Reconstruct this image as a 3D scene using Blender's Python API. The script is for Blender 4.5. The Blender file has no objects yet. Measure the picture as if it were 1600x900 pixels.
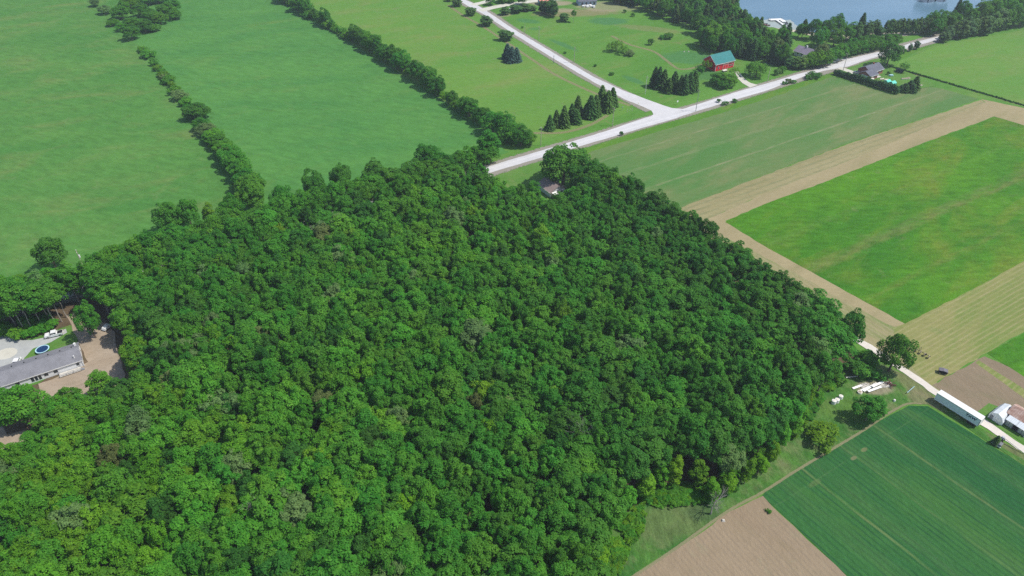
import bpy, math, random
import numpy as np
from mathutils import Vector
R = math.radians
S = bpy.context.scene
COL = S.collection
rnd = random.Random(7)

# ------------------------------------------------------------------ camera
CAM_H, PITCH, FPX = 160.0, R(37.5), 1109.0
cd = bpy.data.cameras.new('camera'); cam = bpy.data.objects.new('camera', cd); COL.objects.link(cam)
cd.sensor_width = 36; cd.lens = 36 * FPX / 1600; cd.clip_start = 1; cd.clip_end = 8000
cam.location = (0, 0, CAM_H); cam.rotation_euler = (R(90) - PITCH, 0, 0)
S.camera = cam

# ------------------------------------------------------------------ sky, sun, exposure
SUN_EL, SUN_AZ = R(57), R(5)            # direction towards the sun: azimuth measured from +X towards -Y
sv = Vector((math.cos(SUN_EL) * math.cos(SUN_AZ), -math.cos(SUN_EL) * math.sin(SUN_AZ), math.sin(SUN_EL)))
w = bpy.data.worlds.new('World'); S.world = w; w.use_nodes = True
nt = w.node_tree; bg = nt.nodes['Background']
sky = nt.nodes.new('ShaderNodeTexSky'); sky.sky_type = 'NISHITA'; sky.sun_disc = False
sky.sun_elevation = SUN_EL; sky.sun_rotation = math.atan2(sv.x, sv.y); sky.air_density = 1.0; sky.dust_density = 1.0
nt.links.new(sky.outputs[0], bg.inputs[0]); bg.inputs[1].default_value = 0.15
sl = bpy.data.lights.new('sun', 'SUN'); sun = bpy.data.objects.new('sun', sl); COL.objects.link(sun)
sl.energy = 4.4; sl.angle = R(0.5); sl.color = (1.0, 0.95, 0.87)
sun.rotation_euler = (-sv).to_track_quat('-Z', 'Y').to_euler(); sun.location = (0, 0, 300)
S.view_settings.view_transform = 'Standard'; S.view_settings.look = 'None'
S.view_settings.exposure = 0.0; S.view_settings.gamma = 1.0
S.cycles.max_bounces = 5; S.cycles.diffuse_bounces = 3; S.cycles.transmission_bounces = 4
S.cycles.transparent_max_bounces = 8; S.cycles.use_denoising = False

# ------------------------------------------------------------------ measuring: a ground point seen in the survey picture (1600x900)
def G(px, py, z=0.0):
    d = (py - 450) / FPX
    Z = (CAM_H - z) / (math.sin(PITCH) + d * math.cos(PITCH))
    return Vector((Z * (px - 800) / FPX, Z * math.cos(PITCH) - Z * d * math.sin(PITCH), z))
def PIX(p):
    Z = p[1] * math.cos(PITCH) + (CAM_H - p[2]) * math.sin(PITCH)
    u = -p[1] * math.sin(PITCH) + (CAM_H - p[2]) * math.cos(PITCH)
    return (800 + FPX * p[0] / Z, 450 + FPX * u / Z, Z)
HAZE = 0.0002
A2 = 31.3      # bearing (deg) of the cross road and of the field ends
A1 = -55.0     # bearing of the lane and of the long field sides

# ------------------------------------------------------------------ tagging
def tag(o, label=None, cat=None, group=None, kind=None):
    if label: o['label'] = label
    if cat: o['category'] = cat
    if group: o['group'] = group
    if kind: o['kind'] = kind
    return o
def empty(name, loc, rz=0, label=None, cat=None, group=None):
    o = bpy.data.objects.new(name, None); COL.objects.link(o); o.empty_display_size = 0.5
    o.location = loc; o.rotation_euler = (0, 0, R(rz)); return tag(o, label, cat, group)
def link(name, me, parent=None, mat=None):
    if mat is not None and len(me.materials) == 0: me.materials.append(mat)
    o = bpy.data.objects.new(name, me); COL.objects.link(o); o.parent = parent; return o

# ------------------------------------------------------------------ node helpers
class N:
    def __init__(s, name):
        s.m = bpy.data.materials.new(name); s.m.use_nodes = True
        s.t = s.m.node_tree; s.b = s.t.nodes['Principled BSDF']; s.out = s.t.nodes['Material Output']
        s.b.inputs['Roughness'].default_value = 0.85; s.b.inputs['Specular IOR Level'].default_value = 0.25
    def new(s, k, **kw):
        n = s.t.nodes.new('ShaderNode' + k)
        for a, v in kw.items(): setattr(n, a, v)
        return n
    def put(s, sock, v):
        if v is None: return
        if hasattr(v, 'is_output') or isinstance(v, bpy.types.NodeSocket): s.t.links.new(v, sock)
        else:
            if isinstance(v, (tuple, list)) and len(v) == 3 and len(sock.default_value) == 4: v = (*v, 1)
            sock.default_value = v
    def math(s, op, a, b=None, c=None, clamp=False):
        n = s.new('Math', operation=op, use_clamp=clamp); s.put(n.inputs[0], a)
        if b is not None: s.put(n.inputs[1], b)
        if c is not None: s.put(n.inputs[2], c)
        return n.outputs[0]
    def mix(s, f, a, b, mode='MIX'):
        n = s.new('Mix', data_type='RGBA', blend_type=mode); s.put(n.inputs[0], f); s.put(n.inputs[6], a); s.put(n.inputs[7], b)
        return n.outputs[2]
    def rng(s, v, a, b, c=0.0, d=1.0):
        n = s.new('MapRange'); n.clamp = True; s.put(n.inputs[0], v)
        for i, x in enumerate((a, b, c, d)): n.inputs[i + 1].default_value = x
        return n.outputs[0]
    def pos(s, ang=0.0, sc=(1, 1, 1)):
        g = s.new('NewGeometry'); v = g.outputs['Position']
        if ang:
            r = s.new('VectorRotate', rotation_type='Z_AXIS'); s.put(r.inputs['Vector'], v); r.inputs['Angle'].default_value = -R(ang); v = r.outputs[0]
        if sc != (1, 1, 1):
            m = s.new('VectorMath', operation='MULTIPLY'); s.put(m.inputs[0], v); m.inputs[1].default_value = sc; v = m.outputs[0]
        return v
    def noise(s, vec, scale, detail=4, rough=0.55, dist=0.0):
        n = s.new('TexNoise'); s.put(n.inputs['Vector'], vec); n.inputs['Scale'].default_value = scale
        n.inputs['Detail'].default_value = detail; n.inputs['Roughness'].default_value = rough; n.inputs['Distortion'].default_value = dist
        return n.outputs[0]
    def xy(s, vec):
        n = s.new('SeparateXYZ'); s.put(n.inputs[0], vec); return n.outputs[0], n.outputs[1]
    def bump(s, h, strength, dist=0.3):
        n = s.new('Bump'); n.inputs['Strength'].default_value = strength; n.inputs['Distance'].default_value = dist
        s.put(n.inputs['Height'], h); s.t.links.new(n.outputs[0], s.b.inputs['Normal'])
    def color(s, c): s.put(s.b.inputs['Base Color'], c)

def flat(name, c, rough=0.7, metal=0.0, var=0.12, scale=1.5, spec=0.3):
    n = N(name); p = n.new('TexCoord').outputs['Object']
    f = n.noise(p, scale, 4, 0.6)
    n.color(n.mix(n.rng(f, 0.3, 0.7), tuple(x * (1 - var) for x in c), tuple(min(1, x * (1 + var)) for x in c)))
    n.b.inputs['Roughness'].default_value = rough; n.b.inputs['Metallic'].default_value = metal
    n.b.inputs['Specular IOR Level'].default_value = spec
    return n.m

def field(name, ca, cb, cc, ang=A2, stretch=0.35, big=0.02, fine=0.5, patch=(0.52, 0.72), grain=0.22, lines=None, rows=None, extra=None, bump=0.5, dry=None):
    """cover crop: ca/cb mottled, cc in the patches; grain = fine light/dark blades; lines = list of (bearing, offset, half width, colour, strength)"""
    n = N(name)
    p = n.pos(ang, (stretch, 1, 1)); q = n.pos(ang)
    m1 = n.noise(p, big, 6, 0.62, 0.6)
    m2 = n.noise(p, big * 3.3, 5, 0.6)
    c = n.mix(n.rng(m1, 0.36, 0.64), ca, cb)
    m3 = n.noise(n.pos(ang + 17, (stretch, 1, 7)), big * 1.7, 6, 0.6, 0.8)
    c = n.mix(n.math('MULTIPLY', n.rng(m3, patch[0], patch[1]), n.rng(m2, 0.35, 0.6)), c, cc)
    if dry:
        d = n.noise(n.pos(ang - 23), 0.11, 6, 0.7, 1.0)
        c = n.mix(n.math('MULTIPLY', n.rng(d, 0.58, 0.75), 0.6), c, dry)
    if rows:                                     # (bearing, spacing, colour, strength)
        for (ra, sp, rc, st) in rows:
            x, y = n.xy(n.pos(ra))
            wob = n.noise(q, 0.08, 3)
            yy = n.math('ADD', y, n.math('MULTIPLY', wob, sp * 0.5))
            s_ = n.math('SINE', n.math('MULTIPLY', yy, 2 * math.pi / sp))
            k = n.noise(n.pos(ra, (0.15, 1, 1)), 0.35, 4, 0.7)
            f = n.math('MULTIPLY', n.rng(s_, 0.0, 1.0), n.math('MULTIPLY', n.rng(k, 0.3, 0.62), st))
            c = n.mix(f, c, rc)
    if lines:
        for (la, off, hw, lc, st) in lines:
            x, y = n.xy(n.pos(la))
            wob = n.math('MULTIPLY', n.math('SUBTRACT', n.noise(q, 0.05, 3), 0.5), 2.0)
            dd = n.math('ABSOLUTE', n.math('SUBTRACT', n.math('ADD', y, wob), off))
            k = n.noise(n.pos(la, (0.3, 1, 1)), 0.22, 5, 0.7)
            f = n.math('MULTIPLY', n.rng(dd, hw * 1.4, hw * 0.3), n.math('MULTIPLY', n.rng(k, 0.36, 0.6), st))
            c = n.mix(f, c, lc)
    if extra: c = extra(n, c)
    g1 = n.noise(n.pos(ang - 30, (0.4, 1, 1)), fine, 6, 0.75)
    g2 = n.noise(n.pos(ang + 40, (0.5, 1.4, 1)), fine * 3.1, 3, 0.7)
    g = n.math('ADD', n.math('MULTIPLY', g1, 0.7), n.math('MULTIPLY', g2, 0.3))
    v = n.rng(g, 0.32, 0.68, 1 - grain, 1 + grain)
    hs = n.new('HueSaturation'); n.put(hs.inputs['Color'], c); n.put(hs.inputs['Value'], v)
    n.color(hs.outputs[0]); n.b.inputs['Roughness'].default_value = 0.95; n.b.inputs['Specular IOR Level'].default_value = 0.03
    n.bump(g, bump, 0.5)
    return n.m

# ------------------------------------------------------------------ sheets of ground
def catmull(pts, step=4.0, closed=False): return pts
def densify(pts, step, jit, seed):
    r = random.Random(seed); out = []
    for a, b in zip(pts, pts[1:] + pts[:1]):
        L = (b - a).length; k = max(1, int(L / step)); nrm = Vector((-(b - a).y, (b - a).x, 0)).normalized() if L > 0 else Vector()
        for i in range(k):
            p = a.lerp(b, i / k)
            out.append(p + nrm * (r.uniform(-jit, jit) if i else 0))
    return out
def sheet(name, px, z, mat, jit=0.35, step=3.0, kind='structure', world=False):
    pts = [Vector((p[0], p[1], 0)) for p in px] if world else [G(*p) for p in px]
    pts = densify(pts, step, jit, len(px) * 31 + int(z * 1000))
    import bmesh
    bm = bmesh.new(); vs = [bm.verts.new((p.x, p.y, z)) for p in pts]; f = bm.faces.new(vs)
    f.normal_update()
    if f.normal.z < 0: f.normal_flip()
    bmesh.ops.triangulate(bm, faces=[f], ngon_method='EAR_CLIP')
    me = bpy.data.meshes.new(name); bm.to_mesh(me); bm.free()
    o = link(name, me, None, mat); return tag(o, kind=kind)
def smooth_path(pts, step):
    out = []
    P = [pts[0] * 2 - pts[1]] + pts + [pts[-1] * 2 - pts[-2]]
    for i in range(1, len(P) - 2):
        p0, p1, p2, p3 = P[i - 1:i + 3]; k = max(2, int((p2 - p1).length / step))
        for j in range(k):
            t = j / k
            out.append(0.5 * ((2 * p1) + (p2 - p0) * t + (2 * p0 - 5 * p1 + 4 * p2 - p3) * t * t + (3 * p1 - p0 - 3 * p2 + p3) * t ** 3))
    out.append(pts[-1]); return out
def ribbon(name, px, width, z, mat, step=2.0, fade=False, kind='structure', label=None):
    c = smooth_path([G(*p) for p in px], step); v = []; f = []; e = []
    prof = (-1, -0.55, 0, 0.55, 1) if fade else (-1, -0.5, 0.5, 1)
    val = (0, 1, 1, 1, 0) if fade else (1,) * len(prof)
    m = len(prof)
    for i, p in enumerate(c):
        d = (c[min(i + 1, len(c) - 1)] - c[max(i - 1, 0)]).normalized(); nn = Vector((-d.y, d.x, 0))
        for t, q in zip(prof, val):
            v.append((p.x + nn.x * t * width / 2, p.y + nn.y * t * width / 2, z)); e.append(q)
    for i in range(len(c) - 1):
        for j in range(m - 1): a = i * m + j; f.append((a, a + m, a + m + 1, a + 1))
    me = bpy.data.meshes.new(name); me.from_pydata(v, [], f); me.update()
    at = me.attributes.new('edge', 'FLOAT', 'POINT'); at.data.foreach_set('value', e)
    if me.polygons and me.polygons[0].normal.z < 0: me.flip_normals()
    o = link(name, me, None, mat); return tag(o, kind=kind)
def worn(name, c, c2, lo=0.35, hi=0.65, strength=1.0):
    """wheel-worn soil that breaks up into the grass at its edges"""
    n = N(name); a = n.new('Attribute', attribute_name='edge').outputs['Fac']
    k = n.noise(n.pos(), 0.7, 6, 0.7); k2 = n.noise(n.pos(), 2.5, 4, 0.7)
    n.color(n.mix(n.rng(k2, 0.3, 0.7), c, c2))
    s = n.math('ADD', a, n.math('MULTIPLY', n.math('SUBTRACT', k, 0.5), 1.6))
    al = n.math('MULTIPLY', n.rng(s, lo, hi), strength)
    n.put(n.b.inputs['Alpha'], al); n.b.inputs['Roughness'].default_value = 0.95
    return n.m

# ================================================================== THE GROUND
def meadow_extra(spots):
    def f(n, c):
        g = n.pos()
        for (px, py, rx, ry, ang, col, st) in spots:
            p = G(px, py); sb = n.new('VectorMath', operation='SUBTRACT'); n.put(sb.inputs[0], g); sb.inputs[1].default_value = (p.x, p.y, 0)
            r = n.new('VectorRotate', rotation_type='Z_AXIS'); n.put(r.inputs['Vector'], sb.outputs[0]); r.inputs['Angle'].default_value = -R(ang)
            m = n.new('VectorMath', operation='MULTIPLY'); n.put(m.inputs[0], r.outputs[0]); m.inputs[1].default_value = (1 / rx, 1 / ry, 0)
            ln = n.new('VectorMath', operation='LENGTH'); n.put(ln.inputs[0], m.outputs[0])
            k = n.math('ADD', ln.outputs['Value'], n.math('MULTIPLY', n.math('SUBTRACT', n.noise(g, 0.12, 6, 0.7), 0.5), 1.1))
            c = n.mix(n.math('MULTIPLY', n.rng(k, 1.15, 0.75), st), c, col)
        return c
    return f
SPOTS = 1
REED = (0.065, 0.185, 0.062); DRY = (0.22, 0.20, 0.10); BARE = (0.33, 0.27, 0.19)
m_ground = field('meadow_grass', (0.080, 0.206, 0.031), (0.107, 0.242, 0.041), (0.154, 0.216, 0.056), big=0.03, fine=0.6, grain=0.22, dry=DRY,
    extra=meadow_extra([(950, 33, 15, 9, 0, REED, .9), (826, 33, 9, 5, -30, REED, .8), (1073, 90, 16, 12, 0, REED, .75), (880, 70, 14, 3, A1, REED, .8),
        (1100, 118, 16, 8, 0, (0.05, 0.14, 0.05), .6), (990, 125, 9, 3, A1, REED, .8), (910, 150, 7, 4, 0, REED, .7), (835, 45, 5, 3, 0, REED, .6),
        (900, 20, 34, 9, 5, DRY, .8), (950, 10, 26, 14, 0, BARE, .55), (880, 16, 10, 5, 0, BARE, .6), (862, 5, 18, 7, 0, BARE, .8), (1015, 45, 24, 6, -20, DRY, .45),
        (880, 205, 30, 3, A2, DRY, .45), (960, 175, 9, 4, A2, DRY, .5), (780, 25, 12, 4, 30, BARE, .5), (1445, 115, 10, 6, 0, DRY, .8), (1385, 105, 6, 8, A1, DRY, .3)]))
import itertools
gm = bpy.data.meshes.new('ground'); gm.from_pydata([(-3000, -600, 0), (3000, -600, 0), (3000, 5000, 0), (-3000, 5000, 0)], [], [(0, 1, 2, 3)])
tag(link('ground', gm, None, m_ground), kind='structure')

GR = 1
m_pasture = field('pasture_grass', (0.064, 0.188, 0.038), (0.089, 0.215, 0.045), (0.148, 0.209, 0.061), ang=8, stretch=0.5, big=0.024, fine=0.3, patch=(0.5, 0.75), grain=0.30, dry=(0.135, 0.20, 0.07))
m_pasture2 = field('pasture_grass_fresh', (0.062, 0.192, 0.044), (0.084, 0.225, 0.048), (0.123, 0.216, 0.049), ang=8, stretch=0.4, big=0.03, fine=0.3, patch=(0.55, 0.8), grain=0.27, dry=(0.105, 0.20, 0.06))
m_meadow2 = field('hay_meadow', (0.098, 0.232, 0.038), (0.121, 0.247, 0.042), (0.177, 0.232, 0.064), ang=12, stretch=0.4, big=0.02, fine=0.5, patch=(0.45, 0.7), grain=0.18, dry=(0.18, 0.2, 0.1))
def yoff(px, py, ang):
    p = G(px, py); return -math.sin(R(ang)) * p.x + math.cos(R(ang)) * p.y
LT = (0.27, 0.26, 0.15)
def avgoff(a, b, ang): return (yoff(*a, ang) + yoff(*b, ang)) / 2
m_hay = field('cut_hay_field', (0.078, 0.185, 0.047), (0.122, 0.194, 0.065), (0.174, 0.203, 0.084), big=0.035, stretch=0.22, fine=0.5, patch=(0.42, 0.62), grain=0.14,
    lines=[(A2, avgoff((1020, 295), (1330, 185), A2), 0.7, LT, .6), (A2, avgoff((980, 240), (1240, 160), A2), 0.6, LT, .5), (A2, avgoff((1000, 268), (1200, 198), A2), 0.5, LT, .35), (A2, avgoff((1100, 230), (1420, 130), A2), 0.6, LT, .35)])
m_stub = field('mown_stubble', (0.255, 0.230, 0.112), (0.306, 0.272, 0.145), (0.187, 0.212, 0.073), big=0.05, stretch=0.2, fine=0.7, patch=(0.5, 0.7), grain=0.18,
    rows=[(A2, 3.4, (0.17, 0.19, 0.09), .6)])
m_stub_beige = field('pale_stubble', (0.296, 0.251, 0.139), (0.344, 0.289, 0.163), (0.240, 0.220, 0.105), big=0.05, stretch=0.25, fine=0.7, patch=(0.5, 0.75), grain=0.12)
m_stub_green = field('mown_windrows', (0.199, 0.221, 0.071), (0.257, 0.248, 0.095), (0.142, 0.216, 0.048), big=0.05, stretch=0.15, fine=0.7, patch=(0.45, 0.65), grain=0.15,
    rows=[(A2, 1.7, (0.36, 0.31, 0.17), .5)], dry=(0.14, 0.21, 0.065))
m_stub_lane = field('mown_lane_side', (0.250, 0.237, 0.111), (0.320, 0.275, 0.149), (0.160, 0.218, 0.068), ang=A1, big=0.06, stretch=0.15, fine=0.7, patch=(0.45, 0.65), grain=0.15,
    rows=[(A1, 1.9, (0.34, 0.29, 0.19), .5)])
m_bright = field('tall_green_crop', (0.043, 0.158, 0.014), (0.080, 0.216, 0.014), (0.141, 0.198, 0.025), big=0.028, stretch=0.4, fine=0.36, patch=(0.46, 0.7), grain=0.38, bump=1.0, dry=(0.15, 0.20, 0.07), lines=[(A2, avgoff((1268, 425), (1390, 370), A2), 1.6, (0.17, 0.17, 0.06), .6), (A2, avgoff((1450, 335), (1560, 285), A2), 2.0, (0.15, 0.18, 0.06), .5), (A2, avgoff((1330, 330), (1540, 240), A2), 1.5, (0.11, 0.22, 0.04), .4), (A2, avgoff((1500, 400), (1600, 340), A2), 1.4, (0.17, 0.19, 0.05), .4)])
sp = [(1432, 712, 1600, 827, .5), (1300, 767, 1460, 900, .55), (1387, 752, 1585, 895, .25)]
m_soy = field('soy_crop', (0.023, 0.106, 0.031), (0.041, 0.138, 0.035), (0.057, 0.152, 0.030), ang=A1, big=0.03, stretch=0.2, fine=0.8, patch=(0.5, 0.75), grain=0.22,
    rows=[(A1, 1.6, (0.018, 0.070, 0.030), .75), (A1, 13.0, (0.085, 0.16, 0.05), .3)],
    lines=[(A1, avgoff((a, b), (c, d), A1), 0.4, (0.17, 0.21, 0.08), s) for a, b, c, d, s in sp] +
          [(A2, avgoff((1285, 735), (1390, 685), A2), 0.25, (0.11, 0.20, 0.075), .22)], extra=meadow_extra([(1350, 703, 1.2, .6, A2, (.20, .19, .09), .6), (1334, 716, 1.2, .6, A2, (.22, .20, .11), .6), (1272, 756, 2.4, .8, A2, (.12, .17, .06), .4)]))
SOYX = 1
m_plough = field('tilled_soil', (0.266, 0.203, 0.133), (0.299, 0.233, 0.154), (0.226, 0.184, 0.109), ang=A1, big=0.06, stretch=0.3, fine=0.9, patch=(0.5, 0.8), grain=0.12,
    rows=[(A1 - 4, 1.35, (0.20, 0.16, 0.12), .42)], dry=(0.24, 0.25, 0.15))
m_plot = field('garden_plot_soil', (0.216, 0.169, 0.110), (0.251, 0.196, 0.131), (0.190, 0.172, 0.096), ang=A1, big=0.07, stretch=0.3, fine=0.9, grain=0.12, rows=[(A1, 1.2, (0.20, 0.175, 0.13), .35)])
m_soil = field('bare_earth', (0.336, 0.267, 0.193), (0.386, 0.317, 0.239), (0.269, 0.221, 0.156), big=0.12, stretch=0.8, fine=1.0, grain=0.12)
m_floor = field('leaf_litter', (0.10, 0.075, 0.045), (0.15, 0.11, 0.07), (0.06, 0.09, 0.03), big=0.15, stretch=0.9, fine=1.2, grain=0.2)
m_lawn = field('lawn_grass', (0.085, 0.20, 0.035), (0.11, 0.225, 0.045), (0.16, 0.22, 0.07), big=0.1, stretch=0.9, fine=1.2, grain=0.14)
m_verge = field('verge_grass', (0.070, 0.185, 0.022), (0.102, 0.215, 0.028), (0.168, 0.210, 0.045), big=0.07, stretch=0.3, fine=0.9, grain=0.25)
m_rough = field('rough_grass', (0.040, 0.135, 0.024), (0.085, 0.19, 0.036), (0.15, 0.19, 0.075), ang=A1, big=0.10, stretch=0.6, fine=0.7, grain=0.42, bump=1.0, patch=(.45,.65), extra=meadow_extra([(1428, 600, 9, 4, A1, (.17, .18, .08), .8), (1445, 628, 6, 4, A1, (.20, .18, .10), .7), (1368, 606, 6, 3, 0, (.30, .26, .18), .8), (1585, 705, 8, 1.5, A1, (.17, .18, .08), .7), (1050, 815, 11, 6, 20, (.11, .16, .055), .8), (1100, 800, 5, 3, 0, (.05, .09, .04), .5), (1320, 640, 9, 5, 0, (.11, .20, .04), .5)]))

sheet('west_pasture', [(-700, 560), (-900, -120), (150, -120), (190, 0), (205, 60), (240, 105), (300, 172), (390, 295), (420, 345), (200, 408), (0, 462)], .02, m_pasture)
sheet('middle_pasture', [(205, 60), (150, -120), (300, -130), (425, -8), (480, 25), (600, 100), (690, 155), (760, 205), (795, 238), (600, 292), (420, 345), (395, 300), (300, 172)], .024, m_pasture2)
sheet('east_meadow', [(430, -6), (330, -120), (560, -120), (690, -20), (716, 3), (755, 27), (800, 56), (862, 96), (925, 133), (975, 160), (990, 172), (930, 195), (850, 220), (790, 236), (755, 196), (690, 155), (600, 98), (480, 24)], .028, m_meadow2)
sheet('cross_road_verge', [(905, 242), (925, 225), (1000, 203), (1087, 177), (1200, 143), (1287, 113), (1325, 106), (1400, 83), (1466, 63), (1490, 60), (1440, 78), (1395, 98), (1345, 116), (1300, 121), (1200, 155), (1087, 191), (925, 240), (915, 262)], .03, m_verge)
sheet('hay_field', [(900, 252), (925, 236), (1087, 189), (1200, 154), (1303, 119), (1330, 128), (1390, 147), (1412, 141), (1438, 134), (1470, 138), (1530, 155), (1325, 224), (1200, 271), (1085, 316), (1060, 330), (980, 300), (930, 285)], .034, m_hay)
sheet('east_pasture', [(1398, 108), (1404, 96), (1440, 82), (1475, 68), (1600, 47), (1800, 15), (2000, 20), (2000, 260), (1600, 167), (1530, 147), (1445, 118)], .036, m_meadow2)
sheet('striped_stubble', [(1060, 326), (1200, 272), (1325, 225), (1533, 156), (1548, 168), (1325, 254), (1200, 301), (1100, 345), (1070, 350)], .04, m_stub)
sheet('pale_stubble_band', [(1095, 348), (1200, 300), (1325, 252), (1540, 160), (1533, 155), (1600, 169), (2000, 262), (2000, 290), (1600, 196), (1553, 182), (1437, 226), (1285, 286), (1200, 317), (1133, 345), (1200, 384), (1300, 438), (1414, 500), (1420, 520), (1400, 545), (1240, 450)], .044, m_stub_beige)
sheet('lane_side_stubble', [(1080, 350), (1135, 372), (1240, 425), (1340, 482), (1415, 520), (1440, 560), (1465, 600), (1520, 645), (1500, 640), (1415, 574), (1345, 532), (1230, 460)], .048, m_stub_lane)
sheet('mown_field', [(1410, 507), (1525, 449), (1600, 408), (1900, 300), (1900, 420), (1600, 519), (1542, 551), (1456, 603), (1440, 590), (1400, 545), (1395, 512)], .052, m_stub_green)
sheet('bright_crop_field', [(1133, 347), (1200, 317), (1285, 286), (1437, 226), (1554, 183), (1600, 196), (2000, 300), (1800, 330), (1600, 407), (1525, 449), (1414, 506), (1300, 443), (1200, 388)], .056, m_bright, jit=0.2)
sheet('plot_soil', [(1456, 602), (1538, 557), (1600, 585), (1700, 640), (1700, 740), (1600, 692), (1560, 664), (1525, 645)], .06, m_plot)
sheet('small_green_crop_field', [(1542, 552), (1600, 520), (1700, 500), (1700, 640), (1600, 589)], .064, m_bright, jit=0.2)
sheet('plot_grass_strip', [(1524, 567), (1529, 563), (1600, 608), (1640, 632), (1640, 645), (1600, 622)], .068, m_stub_green, jit=0.2)
sheet('farmstead_grass', [(1505, 640), (1525, 645), (1545, 630), (1600, 652), (1700, 700), (1700, 800), (1600, 694), (1540, 655)], .069, m_lawn)
sheet('rough_grass_border', [(1335, 540), (1345, 553), (1413, 585), (1460, 620), (1530, 668), (1600, 708), (1750, 800), (1750, 830), (1600, 729), (1512, 669), (1450, 632), (1415, 632), (1342, 676), (1200, 762), (1137, 798), (1050, 860), (985, 902), (880, 980), (840, 900), (960, 800), (1100, 760), (1220, 690), (1290, 600)], .072, m_rough)
sheet('soy_field', [(1199, 765), (1250, 733), (1342, 679), (1385, 652), (1420, 634), (1450, 635), (1512, 673), (1600, 728), (1800, 860), (1800, 1100), (1480, 1060), (1327, 903), (1282, 860), (1240, 820), (1206, 789), (1190, 776)], .076, m_soy, jit=0.2)
sheet('tilled_field', [(985, 903), (1050, 862), (1100, 830), (1137, 801), (1192, 775), (1206, 791), (1240, 822), (1282, 862), (1327, 905), (1480, 1060), (800, 1080)], .08, m_plough, jit=0.25)
m_track = worn('worn_track', (0.24, 0.235, 0.12), (0.30, 0.275, 0.16), .4, .75, .7)
m_trail = worn('worn_trail', (0.26, 0.25, 0.12), (0.32, 0.28, 0.15), .45, .75, .6)
ribbon('field_track', [(960, 920), (1050, 861), (1137, 799), (1190, 770), (1250, 732), (1342, 677), (1390, 645), (1418, 631), (1440, 631)], 1.0, .09, m_track, fade=True)
ribbon('footpath', [(955, 56), (985, 70), (1020, 80), (1038, 92), (1052, 103), (1062, 108), (1080, 107), (1100, 100)], 3.0, .03, m_trail, fade=True)
ribbon('mown_trail', [(700, 8), (725, 25), (760, 45), (830, 92), (870, 118), (935, 148), (985, 165)], 3.2, .035, m_trail, fade=True)
ribbon('verge_trail', [(830, 208), (880, 207), (920, 196), (950, 180)], 3.0, .035, m_trail, fade=True)

# roads
def gravel(name, a, b, rows=None):
    n = N(name); g = n.noise(n.pos(), 0.35, 7, 0.7); h = n.noise(n.pos(), 6, 3, 0.8); big = n.noise(n.pos(), 0.05, 3)
    c = n.mix(n.rng(g, 0.3, 0.7), a, b); c = n.mix(n.rng(big, 0.45, 0.7, 0, .35), c, tuple(x * .82 for x in a))
    if rows:
        ang, half, off, rc = rows; x, y = n.xy(n.pos(ang)); dd = n.math('ABSOLUTE', n.math('SUBTRACT', y, off))
        dd = n.math('ABSOLUTE', n.math('SUBTRACT', dd, half))
        c = n.mix(n.math('MULTIPLY', n.rng(dd, 1.0, 0.2), 0.45), c, rc)
    hs = n.new('HueSaturation'); n.put(hs.inputs['Color'], c); n.put(hs.inputs['Value'], n.rng(h, 0.3, 0.7, 0.93, 1.07)); n.color(hs.outputs[0])
    n.bump(h, 0.3, 0.05); n.b.inputs['Roughness'].default_value = 0.9
    return n.m
m_road = gravel('chip_sealed_road', (0.52, 0.51, 0.515), (0.61, 0.60, 0.60), rows=(A2, 1.9, avgoff((1000, 194), (1200, 136), A2), (0.66, 0.65, 0.64)))
m_road2 = gravel('chip_sealed_side_road', (0.52, 0.51, 0.51), (0.61, 0.60, 0.595))
m_shoulder = worn('road_shoulder_grit', (0.25, 0.235, 0.19), (0.33, 0.30, 0.25), .25, .55, .9)
m_lane = gravel('lane_gravel', (0.60, 0.55, 0.48), (0.70, 0.64, 0.57))
m_drive = gravel('driveway_gravel', (0.36, 0.37, 0.36), (0.45, 0.46, 0.44))
m_drive2 = gravel('pale_driveway_gravel', (0.52, 0.50, 0.42), (0.62, 0.60, 0.52))
ribbon('cross_road_shoulder', [(-500, 620), (0, 489), (400, 372), (700, 287), (800, 254.5), (925, 217.5), (1000, 194), (1100, 166), (1200, 135), (1325, 98), (1465, 59.5), (1700, -5)], 14.0, .084, m_shoulder, step=8, fade=True)
ribbon('concession_road_shoulder', [(600, -70), (721, 1), (757.5, 19), (800, 48), (862, 85.5), (925, 123), (975, 148.5), (1020, 172)], 13.0, .086, m_shoulder, step=8, fade=True)
sheet('cross_road', [(-500, 607), (0, 482), (400, 366), (700, 280), (800, 249), (895, 221), (950, 204), (1000, 187), (1014, 182.5), (1065, 171), (1100, 160), (1150, 144), (1200, 130), (1250, 115), (1287, 106), (1325, 92.5), (1360, 84), (1400, 75), (1425, 67), (1465, 57), (1700, -12),
    (1700, 0), (1466, 62), (1400, 81), (1360, 92), (1325, 104), (1287, 111), (1250, 122), (1200, 141), (1087, 174.5), (1050, 187), (1000, 201), (960, 213), (925, 223), (844, 247), (800, 260), (700, 290), (400, 378), (0, 496), (-500, 632)], .10, m_road, jit=0.15)
sheet('concession_road', [(590, -70), (640, -70), (727, 0), (745, 7.5), (760, 17), (800, 44), (862, 81), (925, 119), (975, 142), (1012, 156), (1037, 165), (1050, 169), (1066, 170.5), (1064, 176), (1012, 187), (1000, 190), (1014, 184), (1021, 179), (1018, 173), (1005, 167), (975, 155), (925, 127), (862, 90), (800, 51.5), (755, 22), (732, 10), (715, 0)], .104, m_road2, jit=0.15)
sheet('lane', [(1335, 528), (1341, 527), (1372, 546), (1419, 578), (1470, 613), (1540, 656), (1600, 697), (1800, 830), (1780, 840), (1600, 708), (1532, 664), (1461, 618), (1412, 583), (1364, 551), (1333, 532)], .11, m_lane, jit=0.25, step=2)

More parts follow.
